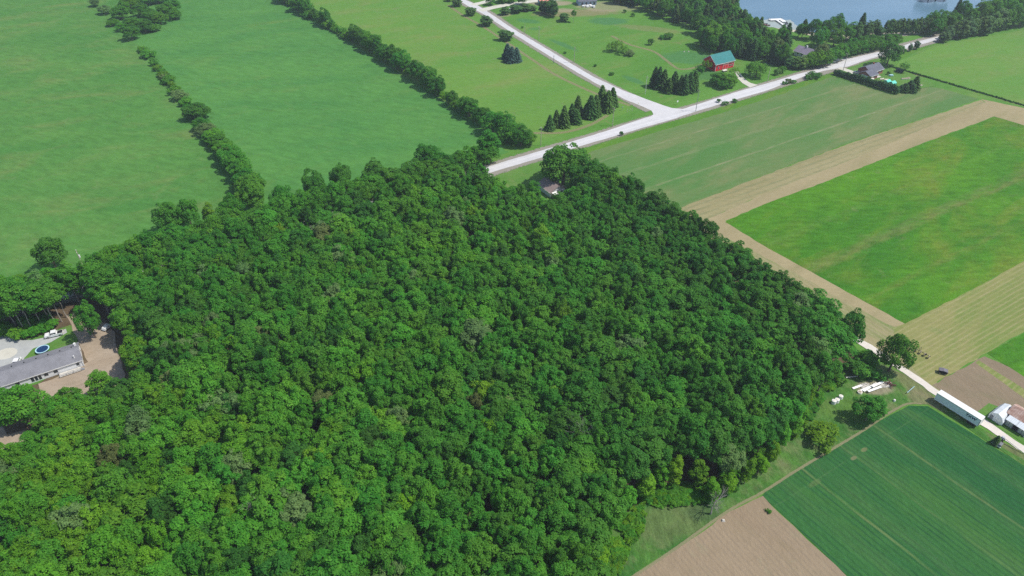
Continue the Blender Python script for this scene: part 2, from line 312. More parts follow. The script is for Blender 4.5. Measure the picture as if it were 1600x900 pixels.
# the west yard
sheet('forest_floor', [(-600, 640), (0, 502), (200, 448), (400, 386), (700, 298), (770, 300), (800, 318), (830, 330), (905, 320), (960, 295), (1075, 378), (1190, 448), (1325, 530), (1335, 560), (1280, 602), (1220, 675), (1165, 735), (1100, 762), (1050, 748), (1000, 790), (950, 830), (930, 905), (880, 1100), (-1500, 1100)], .074, m_floor, jit=1.0)
sheet('lawn', [(-200, 610), (0, 596), (30, 568), (30, 545), (30, 533), (75, 522), (110, 508), (122, 520), (122, 560), (60, 600), (-200, 680)], .13, m_lawn)
sheet('cabin_lawn', [(775, 266), (800, 262), (844, 249), (860, 260), (860, 330), (800, 330), (780, 300)], .079, m_lawn)
sheet('yard_soil', [(104, 494), (118, 486), (135, 500), (165, 505), (180, 520), (184, 548), (196, 585), (188, 615), (160, 625), (130, 640), (80, 665), (60, 640), (60, 600), (100, 585), (138, 566), (124, 535), (112, 508)], .14, m_soil, jit=0.5)
sheet('yard_soil_patch', [(-40, 660), (0, 662), (12, 680), (40, 672), (60, 690), (52, 706), (20, 704), (0, 730), (-40, 730)], .142, m_soil, jit=0.6)
sheet('gap_soil', [(722, 382), (744, 378), (754, 390), (752, 404), (724, 405)], .142, m_soil, jit=0.5)
sheet('driveway', [(-120, 500), (0, 505), (4, 515), (22, 531), (50, 532), (75, 527), (103, 514), (105, 520), (80, 535), (52, 545), (38, 560), (34, 574), (0, 596), (-120, 640)], .146, m_drive, jit=0.1, step=1.5)
cc = G(10, 553); sheet('gravel_patch', [(cc.x + 3.4 * math.cos(t * .42) , cc.y + 2.9 * math.sin(t * .42)) for t in range(15)], .15, m_drive2, jit=0.1, step=1, world=True)
# driveways of the brick house, barn and the building site
sheet('brick_house_lawn', [(1300, 120), (1325, 106), (1360, 94), (1392, 88), (1402, 106), (1450, 126), (1462, 134), (1420, 142), (1395, 149), (1340, 132)], .12, m_lawn)
ribbon('brick_house_driveway', [(1311, 106), (1320, 109), (1334, 114), (1346, 119)], 4.5, .15, m_drive2)
ribbon('barn_driveway_rut', [(1153, 112), (1158, 119), (1166, 127), (1180, 134)], 1.3, .11, m_drive2)
ribbon('barn_driveway_rut', [(1149, 112), (1154, 120), (1163, 129), (1174, 135)], 1.3, .112, m_drive2)
sheet('barn_turning_gravel', [(1152, 122), (1160, 121), (1170, 129), (1184, 133), (1172, 137), (1160, 130)], .116, m_drive2)
ribbon('site_driveway', [(738, 8), (762, 2), (800, -10)], 6, .108, m_drive2)
ribbon('site_driveway', [(750, 17), (774, 11), (813, 4.5), (850, 0), (900, -3)], 7, .112, m_drive2)
ribbon('lakeside_lane', [(1345, 56), (1380, 55), (1420, 54)], 3.5, .11, m_track, fade=True)
ribbon('house_driveway', [(1292, 100), (1310, 92), (1330, 93)], 5, .09, m_road2)

# ------------------------------------------------------------------ lake
n = N('lake_water'); wv = n.noise(n.pos(20, (0.4, 1, 1)), 0.5, 5, 0.65); bw = n.noise(n.pos(10, (0.3, 1, 1)), 0.02, 4)
n.color(n.mix(n.rng(bw, 0.35, 0.65), (0.095, 0.195, 0.28), (0.135, 0.245, 0.34))); n.b.inputs['Roughness'].default_value = 0.12
n.b.inputs['Specular IOR Level'].default_value = 0.5; n.bump(wv, 0.35, 0.4); m_lake = n.m
n = N('shallow_water'); wv = n.noise(n.pos(20), 0.5, 4, 0.65); n.color(n.mix(n.rng(wv, .3, .7), (0.30, 0.36, 0.34), (0.38, 0.42, 0.38)))
n.b.inputs['Roughness'].default_value = 0.15; n.bump(wv, 0.2, 0.3); m_shal = n.m
m_sand = flat('beach_sand_grain', (0.55, 0.50, 0.38), .95, scale=.4)
sheet('beach', [(1178, 40), (1195, 40), (1230, 48), (1300, 62), (1420, 56), (1475, 42), (1480, 34), (1420, 40), (1300, 46), (1200, 36)], .05, m_sand)
sheet('lake', [(1040, -130), (1120, -15), (1150, 6), (1185, 34), (1200, 41), (1230, 43), (1290, 54), (1350, 52), (1420, 48), (1470, 38), (1500, 22), (1530, 10), (1580, -5), (1700, -30), (1900, -130), (1900, -180), (1040, -180)], .07, m_lake, jit=1)
sheet('lake_shallows', [(1183, 33), (1200, 30), (1235, 31), (1245, 40), (1262, 48), (1230, 45), (1200, 42.5)], .09, m_shal, jit=1)

# ================================================================== BUILDINGS AND VEHICLES
def mk(name, V, F, mat, parent=None):
    me = bpy.data.meshes.new(name); me.from_pydata([tuple(v) for v in V], [], F); me.update(); me.materials.append(mat)
    return link(name, me, parent)
BOXF = [(0, 3, 2, 1), (4, 5, 6, 7), (0, 1, 5, 4), (1, 2, 6, 5), (2, 3, 7, 6), (3, 0, 4, 7)]
def boxv(x0, x1, y0, y1, z0, z1): return [(x0, y0, z0), (x1, y0, z0), (x1, y1, z0), (x0, y1, z0), (x0, y0, z1), (x1, y0, z1), (x1, y1, z1), (x0, y1, z1)]
class MB:
    def __init__(s): s.V = []; s.F = []
    def box(s, *a, taper=0):
        n_ = len(s.V); v = boxv(*a)
        if taper:
            cx, cy = (a[0] + a[1]) / 2, (a[2] + a[3]) / 2
            v = v[:4] + [(cx + (p[0] - cx) * (1 - taper), cy + (p[1] - cy) * (1 - taper), p[2]) for p in v[4:]]
        s.V += v; s.F += [tuple(i + n_ for i in f) for f in BOXF]; return s
    def prism(s, prof, y0, y1, axis='y'):
        """profile of (x,z) points extruded along y (or (y,z) along x)"""
        n_ = len(s.V); k = len(prof)
        for q in (y0, y1):
            for (a, z) in prof: s.V.append((a, q, z) if axis == 'y' else (q, a, z))
        s.F += [tuple(n_ + i for i in range(k)), tuple(n_ + k + i for i in reversed(range(k)))]
        for i in range(k): j = (i + 1) % k; s.F.append((n_ + j, n_ + i, n_ + k + i, n_ + k + j))
        return s
    def cyl(s, a, b, ra, rb=None, n=10):
        F0 = []; V0 = []
        a = Vector(a); b = Vector(b); rb = ra if rb is None else rb; d = (b - a).normalized(); x = d.orthogonal().normalized(); y = d.cross(x); n_ = len(s.V)
        for c, r in ((a, ra), (b, rb)):
            for k in range(n): t = 2 * math.pi * k / n; s.V.append(tuple(c + (x * math.cos(t) + y * math.sin(t)) * r))
        for k in range(n): s.F.append((n_ + k, n_ + (k + 1) % n, n_ + n + (k + 1) % n, n_ + n + k))
        s.F += [tuple(n_ + k for k in reversed(range(n))), tuple(n_ + n + k for k in range(n))]; return s
    def build(s, name, mat, parent=None):
        import bmesh
        bm = bmesh.new(); me = bpy.data.meshes.new(name); me.from_pydata(s.V, [], s.F); bm.from_mesh(me)
        bmesh.ops.recalc_face_normals(bm, faces=bm.faces[:]); bm.to_mesh(me); bm.free(); me.materials.append(mat)
        return link(name, me, parent)
def slab(parent, name, p0, p1, p2, p3, th, mat):
    """a roof slope: four corners of the top face, thickness downwards"""
    a = [Vector(p) for p in (p0, p1, p2, p3)]; nn = (a[1] - a[0]).cross(a[3] - a[0]).normalized()
    if nn.z < 0: nn = -nn
    V = [tuple(p) for p in a] + [tuple(p - nn * th) for p in a]
    b = MB(); b.V = V; b.F = [(0, 1, 2, 3), (7, 6, 5, 4), (0, 4, 5, 1), (1, 5, 6, 2), (2, 6, 7, 3), (3, 7, 4, 0)]
    return b.build(name, mat, parent)

def ribbed(name, c, sp, strength=.25, rough=.45, metal=0.0, ang=None, c2=None, dirt=.15):
    n = N(name); tc = n.new('TexCoord').outputs['Object']; x = n.new('SeparateXYZ'); n.put(x.inputs[0], tc)
    s_ = n.math('SINE', n.math('MULTIPLY', x.outputs[0], 2 * math.pi / sp)); f = n.rng(s_, .6, 1)
    k = n.noise(tc, .6, 5, .7)
    base = n.mix(n.rng(k, .42, .66), c, c2 if c2 else tuple(v * (1 - dirt) for v in c))
    n.color(n.mix(n.math('MULTIPLY', f, strength), base, tuple(v * .45 for v in c))); n.bump(s_, .3, .04)
    n.b.inputs['Roughness'].default_value = rough; n.b.inputs['Metallic'].default_value = metal
    return n.m
def coursed(name, a, b, sp=.3, rough=.9, strength=.35):
    n = N(name); tc = n.new('TexCoord').outputs['Object']; br = n.new('TexBrick'); n.put(br.inputs['Vector'], tc)
    br.inputs['Scale'].default_value = 1 / sp; br.inputs['Color1'].default_value = (*a, 1); br.inputs['Color2'].default_value = (*b, 1)
    br.inputs['Mortar'].default_value = (*[v * .6 for v in a], 1); br.inputs['Mortar Size'].default_value = .04
    k = n.noise(tc, .35, 5, .7); hs = n.new('HueSaturation'); n.put(hs.inputs['Color'], br.outputs['Color']); n.put(hs.inputs['Value'], n.rng(k, .3, .7, .85, 1.15)); n.color(hs.outputs[0])
    n.b.inputs['Roughness'].default_value = rough; return n.m
M = dict(
    shingle=coursed('grey_shingles', (.235, .235, .255), (.285, .285, .305), .35), slate=coursed('blue_grey_shingles', (.15, .16, .20), (.19, .20, .24), .35),
    pink=coursed('pinkish_brown_shingles', (.36, .28, .26), (.42, .33, .30), .35), mauve=coursed('mauve_shingles', (.25, .22, .29), (.30, .27, .33), .35),
    teal=ribbed('teal_metal_roof', (.015, .20, .20), .6, rough=.6), red=ribbed('red_board_siding', (.74, .028, .045), .25, rough=.8), white=flat('white_paint', (.80, .80, .78), .6, var=.04),
    siding=flat('white_siding', (.78, .80, .82), .6, var=.05), brick=coursed('red_brick', (.42, .14, .10), (.48, .18, .13), .22), glass=flat('dark_window_glass', (.03, .04, .05), .12, spec=.6),
    metal=ribbed('white_ribbed_metal', (.74, .78, .80), .5, .12, .4), galv=ribbed('galvanised_sheet', (.48, .50, .52), .25, .2, .45, .3), rust=ribbed('rusty_roof_sheet', (.36, .22, .17), .6, .35, .8, c2=(.55, .42, .36)),
    grey=flat('weathered_grey_boards', (.22, .23, .25), .9, var=.3), black=flat('black_rubber', (.02, .02, .02), .8), dark=flat('wagon_black_door_shade', (.012, .012, .014), .9),
    wood=flat('weathered_timber', (.35, .29, .22), .9, var=.25), pole=flat('pole_wood', (.42, .38, .32), .9, var=.2), green=flat('green_tarp', (.05, .42, .32), .5, var=.25), blue=flat('blue_plastic', (.012, .045, .13), .5),
    ring=flat('pale_blue_padding', (.45, .70, .78), .6), chrome=flat('bare_steel', (.5, .5, .5), .3, metal=.8), tred=flat('red_lamp', (.5, .02, .02), .3), lamp=flat('headlamp_glass', (.8, .8, .75), .1),
    orange=flat('salmon_sheathing', (.75, .30, .24), .8), wrap=flat('blue_grey_house_wrap', (.33, .42, .52), .7), stone=flat('pale_stone', (.55, .52, .46), .95, var=.25), trim=flat('cream_trim', (.75, .70, .60), .7))
M['trailer_roof'] = ribbed('trailer_roof_skin', (.78, .78, .75), 1.2, .12, .4, dirt=.1)
M['trailer_side'] = ribbed('trailer_side_sky_tint', (.80, .86, .90), 1.2, .05, .5, dirt=.04)  # lighter, bluer skin: sky fill on the shaded side put into the colour

def win(par, side, u, z, w_, h, L, W, d=.05, name='window'):
    """window part with frame mesh, pane as its child; side: front(y=0) back(y=W) left(x=0) right(x=L)"""
    if side == 'front': fr = MB().box(u, u + w_, -d, .02, z, z + h); pn = MB().box(u + .08, u + w_ - .08, -d - .02, -d + .01, z + .08, z + h - .08)
    elif side == 'back': fr = MB().box(u, u + w_, W - .02, W + d, z, z + h); pn = MB().box(u + .08, u + w_ - .08, W + d - .01, W + d + .02, z + .08, z + h - .08)
    elif side == 'left': fr = MB().box(-d, .02, u, u + w_, z, z + h); pn = MB().box(-d - .02, -d + .01, u + .08, u + w_ - .08, z + .08, z + h - .08)
    else: fr = MB().box(L - .02, L + d, u, u + w_, z, z + h); pn = MB().box(L + d - .01, L + d + .02, u + .08, u + w_ - .08, z + .08, z + h - .08)
    f = fr.build(name, M['white'], par); pn.build('pane', M['glass'], f); return f
def gable(par, L, W, he, hr, wm, rm, oh=.45, x0=0, y0=0, th=.16, wname='wall', rname='roof_slope', fascia=None):
    """ridge along x"""
    b = MB(); b.prism([(y0, 0), (y0 + W, 0), (y0 + W, he), (y0 + W / 2, hr), (y0, he)], x0, x0 + L, 'x'); b.build(wname, wm, par)
    s = (hr - he) / (W / 2); ze = he - oh * s + .1; zr = hr + .1
    slab(par, rname, (x0 - oh, y0 - oh, ze), (x0 + L + oh, y0 - oh, ze), (x0 + L + oh, y0 + W / 2, zr), (x0 - oh, y0 + W / 2, zr), th, rm)
    slab(par, rname, (x0 - oh, y0 + W / 2 + .003, zr), (x0 + L + oh, y0 + W / 2 + .003, zr), (x0 + L + oh, y0 + W + oh, ze), (x0 - oh, y0 + W + oh, ze), th, rm)
    if fascia:
        MB().box(x0 - oh, x0 + L + oh, y0 - oh - .06, y0 - oh - .004, ze - .28, ze - .02).build('fascia', fascia, par)

# long white house of the west yard
A = G(132, 572); ang = 31.8
o = empty('long_house', A - Vector((math.cos(R(ang)), math.sin(R(ang)), 0)) * 36, ang, 'long white bungalow with grey shingle roof in the west yard', 'house'); o.location.z = .15
gable(o, 36, 9.6, 2.7, 4.3, M['siding'], M['shingle'], .32, fascia=M['white'])
for u in (35.0, 27.6, 24.9, 17, 9, 3): win(o, 'front', u - .9 if u > 30 else u, .9, 1.0 if u > 30 else 1.3, 1.2, 36, 9.6)
for i in range(3): win(o, 'front', 21.2 + i * 1.05, .35, .95, 2.0, 36, 9.6, name='patio_door')
win(o, 'right', 2.2, 1.0, 1.2, 1.1, 36, 9.6); win(o, 'right', 6, 1.0, 1.2, 1.1, 36, 9.6)
for i in range(9):
    x = 34 - i * 3.4; MB().box(x, x + .38, 6.3, 6.65, 3.65, 4.12, taper=.2).build('roof_vent', M['black'], o)
MB().box(35.0, 35.6, 6.9, 7.5, 3.2, 4.6).build('chimney', M['white'], o); MB().box(34.2, 34.5, 1.2, 1.5, 3.0, 4.2).build('stack_pipe', M['white'], o)
MB().cyl((36.15, -.3, 0), (36.15, -.3, 2.6), .06).build('downpipe', M['white'], o)
# raised deck with railing
d = empty('garden_deck', o.matrix_basis @ Vector((27.5, -.2, 0)), ang, 'weathered grey deck with railings along the long white house', 'deck')
d.location = Vector(A) + Vector((math.cos(R(ang)), math.sin(R(ang)), 0)) * -7.2 + Vector((math.sin(R(ang)), -math.cos(R(ang)), 0)) * .25; d.location.z = .15
MB().box(0, 6.2, -2.0, 0, .25, .4).build('platform', M['stone'], d)
for x, y in [(0, -2.0), (2.0, -2.0), (4.0, -2.0), (6.1, -2.0), (0, -.1), (6.1, -.1)]: MB().box(x, x + .1, y, y + .1, 0, 1.25).build('post', M['grey'], d)
for z in (.75, 1.15): MB().box(.11, 6.09, -1.97, -1.9, z, z + .07).build('rail', M['grey'], d)
for i in range(3): MB().box(6.25 + i * .3, 6.55 + i * .3, -1.8, -.8, 0, .45 - .15 * i).build('step', M['grey'], d)

def wheel(par, x, y, r=.36, w_=.24, name='wheel'):
    t = MB().cyl((x, y - w_ / 2, r), (x, y + w_ / 2, r), r, n=14).build(name, M['black'], par)
    s = 1 if y > 0 else -1
    MB().cyl((x, y + s * (w_ / 2 - .02), r), (x, y + s * (w_ / 2 + .02), r), r * .55, n=10).build('rim', M['chrome'], t)
def vehicle(name, loc, ang, label, cat, paint, kind, group=None):
    o = empty(name, loc, ang, label, cat, group)
    if kind == 'pickup':
        L = 5.7; hw = .98
        MB().prism([(-2.8, .55), (-2.8, 1.05), (-2.5, 1.15), (-1.35, 1.2), (2.78, 1.2), (2.85, .6), (2.3, .45), (-2.4, .45)], -hw, hw).build('body', paint, o)
        c = MB().prism([(-1.4, 1.2), (-.75, 1.88), (.75, 1.92), (.98, 1.2)], -.86, .86).build('cab', paint, o)
        for y in (-.875, .875): MB().prism([(-1.1, 1.28), (-.68, 1.78), (-.02, 1.8), (-.02, 1.28)], y - .01, y + .01).build('side_window', M['glass'], o); MB().prism([(.06, 1.28), (.06, 1.8), (.66, 1.8), (.82, 1.28)], y - .01, y + .01).build('side_window', M['glass'], o)
        slab(o, 'windscreen', (-1.37, -.78, 1.27), (-1.37, .78, 1.27), (-.82, .74, 1.84), (-.82, -.74, 1.84), .02, M['glass'])
        MB().box(1.1, 2.72, -.85, .85, 1.17, 1.225).build('bed_cover', M['black'], o)
        for y in (-.7, .7): MB().box(-2.83, -2.79, y - .18, y + .18, .8, .98).build('headlight', M['lamp'], o); MB().box(2.8, 2.86, y + (.15 if y > 0 else -.15) - .08, y + (.15 if y > 0 else -.15) + .08, .75, 1.1).build('tail_light', M['tred'], o)
        MB().box(-2.95, -2.8, -.95, .95, .45, .65).build('bumper', M['chrome'], o)
        for x in (-1.85, 1.85):
            for y in (-.87, .87): wheel(o, x, y, .4, .26)
        for y in (-1.05, 1.05): MB().box(-.95, -.8, y - .08, y + .08, 1.2, 1.38).build('mirror', M['black'], o)
    else:
        MB().prism([(-2.2, .4), (-2.25, .78), (-1.9, .92), (-1.0, .98), (2.15, 1.0), (2.25, .6), (2.1, .4)], -.88, .88).build('body', paint, o)
        MB().prism([(-1.05, .98), (-.45, 1.45), (1.2, 1.48), (2.0, 1.0)], -.76, .76).build('cabin', paint, o)
        for y in (-.77, .77): MB().prism([(-.8, 1.02), (-.4, 1.37), (1.1, 1.4), (1.6, 1.04)], y - .01, y + .01).build('side_window', M['glass'], o)
        slab(o, 'windscreen', (-1.02, -.7, 1.03), (-1.02, .7, 1.03), (-.52, .66, 1.43), (-.52, -.66, 1.43), .02, M['glass'])
        slab(o, 'rear_window', (1.96, -.66, 1.06), (1.96, .66, 1.06), (1.3, .64, 1.46), (1.3, -.64, 1.46), .02, M['glass'])
        for y in (-.6, .6): MB().box(-2.27, -2.2, y - .16, y + .16, .62, .76).build('headlight', M['lamp'], o)
        for x in (-1.4, 1.4):
            for y in (-.78, .78): wheel(o, x, y, .33, .22)
    return o
pw_ = flat('white_car_paint', (.80, .80, .80), .25, var=.02, spec=.5); ps_ = flat('silver_car_paint', (.45, .48, .54), .3, metal=.3, var=.02, spec=.5)
p = G(86, 525); vehicle('pickup_truck', (p.x, p.y, .16), 22, 'white pickup truck with black bed cover parked on the grass verge of the drive', 'pickup', pw_, 'pickup')
p = G(27, 569); vehicle('parked_car', (p.x, p.y, .16), 100, 'white car half hidden behind the long house roof', 'car', pw_, 'car')
p = G(1339, 115); vehicle('parked_car', (p.x, p.y, .17), -50, 'silver car on the driveway of the brick house', 'car', ps_, 'car')
p = G(793, 17); vehicle('parked_car', (p.x, p.y, .16), 20, 'white car left of the pair on the building site driveway', 'car', pw_, 'car')
p = G(800, 15); vehicle('parked_car', (p.x, p.y, .16), 20, 'white car right of the pair on the building site driveway', 'car', pw_, 'car')
p = G(1345, 121); vehicle('parked_car', (p.x, p.y, .14), -50, 'white car beside the garage of the brick house', 'car', pw_, 'car')

# trampoline
p = G(68, 549); o = empty('trampoline', (p.x, p.y, .14), 0, 'round blue trampoline with pale rim on the lawn', 'trampoline')
def ring(r0, r1, z0, z1, k=28):
    b = MB(); 
    for i in range(k):
        for r, z in ((r0, z0), (r1, z0), (r1, z1), (r0, z1)): t = 2 * math.pi * i / k; b.V.append((r * math.cos(t), r * math.sin(t), z))
    for i in range(k):
        j = (i + 1) % k
        for q in range(4): w2 = (q + 1) % 4; b.F.append((i * 4 + q, j * 4 + q, j * 4 + w2, i * 4 + w2))
    return b
MB().cyl((0, 0, .86), (0, 0, .89), 1.78, n=28).build('mat', M['blue'], o); ring(1.78, 2.1, .86, .95).build('pad', M['ring'], o)
for i in range(4): t = math.pi / 4 + i * math.pi / 2; MB().cyl((1.95 * math.cos(t), 1.95 * math.sin(t), 0), (1.95 * math.cos(t), 1.95 * math.sin(t), .88), .04).build('leg', M['chrome'], o)

# red barn
p = G(1117, 112); o = empty('red_barn', (p.x, p.y, .1), 30.5, 'red barn with teal metal roof and white trim by the cross road', 'barn')
gable(o, 15.4, 11, 4.6, 8.6, M['red'], M['teal'], .5, fascia=M['white'])
for x in (-.03, 15.25): MB().box(x, x + .18, -.05, .12, 0, 4.5).build('corner_board', M['white'], o)
dr = MB().box(6.2, 10.6, -.12, -.02, 0, 3.0).build('barn_door', M['trim'], o); MB().box(6.45, 8.3, -.16, -.125, .2, 2.8).build('door_panel', M['red'], dr); MB().box(8.5, 10.35, -.16, -.125, .2, 2.8).build('door_panel', M['red'], dr)
MB().box(5.6, 14.4, -.14, -.03, 3.35, 3.6).build('door_rail', M['white'], o)
for u in (2.0, 11.6, 13.2): win(o, 'front', u, 1.1, 1.2, 1.2, 15.4, 11)
win(o, 'left', 3, 1.3, 1.1, 1.1, 15.4, 11); win(o, 'left', 7, 1.3, 1.1, 1.1, 15.4, 11); win(o, 'left', 5, 5.2, 1.0, 1.1, 15.4, 11)
for y0 in (0,):
    slab(o, 'barge_board', (-.52, -.5, 4.2), (-.62, -.5, 4.2), (-.62, 5.5, 8.58), (-.52, 5.5, 8.58), .3, M['white']); slab(o, 'barge_board', (-.52, 5.5, 8.58), (-.62, 5.5, 8.58), (-.62, 11.5, 4.2), (-.52, 11.5, 4.2), .3, M['white'])
p = G(1132, 112); o = empty('hay_wagon', (p.x, p.y, .1), 30, 'pale cart standing in front of the red barn', 'cart'); MB().box(-1.6, 1.6, -.8, .8, .6, 1.0).build('bed', M['trim'], o)
for x in (-1, 1):
    for y in (-.85, .85): wheel(o, x, y, .35, .15)

# brick house
p = G(1362, 125); o = empty('brick_house', (p.x, p.y, .14), 33, 'red brick bungalow with dark grey roof and garage wing beside the cross road', 'house')
gable(o, 7.5, 7.4, 2.7, 4.6, M['brick'], M['slate'], .45, x0=-2.6, y0=0, fascia=M['white'], wname='garage_wall', rname='garage_roof_slope')
gable(o, 12.5, 8.6, 3.0, 5.4, M['brick'], M['slate'], .5, x0=2.2, y0=3.2, fascia=M['white'])
for u in (6.4, 9.2, 12.0): 
    f = MB().box(u, u + 1.3, 3.13, 3.18, 1.0, 2.2).build('window', M['white'], o); MB().box(u + .1, u + 1.2, 3.10, 3.128, 1.1, 2.1).build('pane', M['glass'], f)
f = MB().box(-2.66, -2.61, 1.4, 5.8, 0, 2.3).build('garage_door', M['white'], o)
win(o, 'front', 1.0, 1.0, 1.2, 1.1, 1, 1); MB().box(9.5, 10.2, 7.2, 7.9, 4.8, 6.2).build('chimney', M['brick'], o)
MB().box(5.2, 8.8, -.2, 2.9, 0, .3).build('terrace', M['stone'], o)
# garden things of the brick house
for i, (x, y, l) in enumerate([(1386, 135, 'green tarpaulin tent at the end of the cedar hedge, left one'), (1394, 137, 'green tarpaulin tent at the end of the cedar hedge, right one')]):
    p = G(x, y); o = empty('tarp_shelter', (p.x, p.y, .14), 33, l, 'shelter'); gable(o, 3.4, 3.2, 2.0, 3.0, M['green'], flat('pale_green_tarp_%d' % i, (.12, .60, .48), .5, var=.3), .1)
for (x, y, r, l) in [(1362, 126, 1.0, 'white drum left of three against the garage hedge'), (1356, 124, 1.0, 'white drum beside the garage, middle of three'), (1349, 122, 1.0, 'white drum beside the garage, left of three')]:
    p = G(x, y); o = empty('storage_drum', (p.x, p.y, .14), 0, l.replace('left of three against', 'right of three against'), 'drum'); MB().cyl((0, 0, 0), (0, 0, 1.3), r, n=14).build('drum', M['white'], o); MB().cyl((0, 0, 1.3), (0, 0, 1.42), r * .9, r * .5, n=14).build('lid', M['trim'], o)
for (x, y, l) in [(1378, 125, 'long pale bench on the brick house lawn'), (1385, 126, 'short pale bench on the brick house lawn')]:
    p = G(x, y); o = empty('garden_bench', (p.x, p.y, .14), 10, l, 'bench'); MB().box(-1.3, 1.3, -.35, .35, .42, .5).build('seat', M['trim'], o); MB().box(-1.3, 1.3, .3, .4, .5, .95).build('backrest', M['trim'], o)
    for x_ in (-1.1, 1.1): MB().box(x_ - .06, x_ + .06, -.3, .3, 0, .42).build('leg', M['trim'], o)
p = G(1392, 119); o = empty('picnic_table', (p.x, p.y, .14), 20, 'pale green picnic table on the lawn right of the brick house', 'table'); MB().box(-1.2, 1.2, -.5, .5, .72, .8).build('table_top', M['ring'], o)
for y in (-.8, .8): MB().box(-1.2, 1.2, y - .15, y + .15, .4, .46).build('bench', M['ring'], o)
for x_ in (-.9, .9): MB().box(x_ - .06, x_ + .06, -.9, .9, 0, .4).build('leg', M['ring'], o)
p = G(1405, 113); o = empty('covered_trailer', (p.x, p.y, .1), -30, 'dark tarped trailer by the fence right of the brick house', 'trailer'); MB().prism([(-2.2, .5), (2.2, .5), (2.2, 1.7), (1.2, 2.2), (-1.4, 2.2), (-2.2, 1.5)], -1, 1).build('cover', flat('dark_tarp', (.035, .05, .07), .5), o)
for y in (-1.05, 1.05): wheel(o, 0, y, .35, .2)
for (x, y, a, w_, h, l) in [(1425, 139, 10, 2.6, 1.2, 'white box at the foot of the garden conifers'), (1433, 136, 20, 1.2, .6, 'small white crate right of the garden conifers'), (1414, 124, 5, 4.5, .5, 'pale timber frame bed in the garden, left one'), (1419, 123, 25, 2.2, .5, 'pale timber frame bed in the garden, right one'), (1438, 134, 25, 2.2, .4, 'low pale frame near the ditch line')]:
    p = G(x, y); o = empty('garden_box', (p.x, p.y, .14), a, l, 'box'); MB().box(-w_ / 2, w_ / 2, -.6, .6, 0, h, taper=.04).build('box', M['white'] if 'white' in l else M['trim'], o); MB().box(-w_ / 2 - .05, w_ / 2 + .05, -.65, .65, h, h + .06).build('lid', M['white'] if 'white' in l else M['wood'], o)

# cabin under the big maple
p = G(858, 300, 3); p = Vector((p.x + .6, p.y - .2, .14)); o = empty('cabin', p, -58, 'pink-brown roofed cabin half under the huge dark maple', 'cabin')
gable(o, 9.5, 8.0, 2.8, 4.9, M['siding'], M['pink'], .5, x0=-9.5, y0=0, fascia=M['white'])
f = MB().box(0, .05, 2.4, 4.2, .2, 2.2).build('door', M['glass'], o); win(o, 'right', .9, 1.0, 1.1, 1.1, 0, 8); win(o, 'right', 5.4, 1.0, 1.2, 1.1, 0, 8)
MB().box(.06, 3.4, .2, 7.4, .25, .4).build('deck', M['wood'], o)
for y in (.3, 3.6, 7.2): MB().box(3.25, 3.38, y, y + .12, 0, 1.4).build('rail_post', M['white'], o)
MB().box(3.26, 3.34, .3, 7.3, 1.4, 1.5).build('deck_rail', M['white'], o)
slab(o, 'awning', (.3, .4, 2.7), (2.6, .4, 2.2), (2.6, 3.0, 2.2), (.3, 3.0, 2.7), .06, M['white'])
p = G(869, 305); o = empty('garden_table', (p.x, p.y, .14), 10, 'white table standing below the cabin deck', 'table'); MB().box(-1.1, 1.1, -.8, .8, .7, .8).build('table_top', M['white'], o)
for x in (-.9, .9):
    for y in (-.6, .6): MB().box(x - .05, x + .05, y - .05, y + .05, 0, .7).build('leg', M['white'], o)

# lake house and jetty
p = G(1240, 86); o = empty('lake_house', (p.x, p.y, .1), -50, 'mauve-roofed house among the trees by the lake', 'house')
gable(o, 11, 9, 2.9, 5.2, M['siding'], M['mauve'], .6, fascia=M['white']); gable(o, 7, 7, 2.7, 4.4, M['siding'], M['mauve'], .5, x0=9, y0=-5, fascia=M['white'], wname='wing_wall', rname='wing_roof_slope')
for u in (2, 5, 8): win(o, 'front', u, 1, 1.3, 1.2, 11, 9)
MB().box(5, 5.8, 4, 4.8, 4.6, 6.4).build('chimney', M['white'], o)
p = G(1226, 42); o = empty('jetty', (p.x, p.y, .1), 98, 'white T-shaped jetty on the lake shore', 'jetty')
MB().box(-1, 13, -.8, .8, .6, .8).build('walkway', M['white'], o); MB().box(13.01, 16.5, -5, 5, .6, .8).build('platform', M['white'], o); MB().box(8.5, 13, -5.2, -2.2, .5, .78).build('side_platform', M['white'], o)
for x, y in [(1, .9), (1, -.9), (6, .9), (6, -.9), (13.2, 5.1), (16.4, 5.1), (8.6, -5.3), (16.4, -5.1), (16.6, 0)]: MB().cyl((x, y, 0), (x, y, 1.3), .14).build('post', M['grey'], o)
for y in (-4.95, 4.85): MB().box(13.2, 16.3, y, y + .1, 1.3, 1.42).build('handrail', M['grey'], o)
def boat(px, py, ang, label, hull, z=.1):
    p = G(px, py); o = empty('rowing_boat', (p.x, p.y, z), ang, label, 'boat'); b = MB(); V = []; secs = [(-2.2, .6, .5), (-1, .85, .48), (.5, .85, .5), (1.6, .5, .6), (2.4, .04, .75)]
    for (x, w_, h) in secs: b.V += [(x, -w_, h), (x, -w_ * .6, 0), (x, w_ * .6, 0), (x, w_, h)]
    for i in range(4):
        for j in range(3): a = i * 4 + j; b.F.append((a, a + 1, a + 5, a + 4))
    b.F.append((0, 1, 2, 3)); b.build('hull', hull, o)
    for x in (-1.2, .3): MB().box(x, x + .3, -.7, .7, .36, .42).build('thwart', M['wood'], o)
boat(1198, 40, -20, 'dark red boat pulled up on the beach', flat('dark_red_paint', (.22, .06, .06), .5)); boat(1194, 38, -10, 'dark boat left of the red one on the beach', M['grey']); boat(1229, 37, 80, 'dark boat moored under the right side of the jetty', M['blue'], .1)

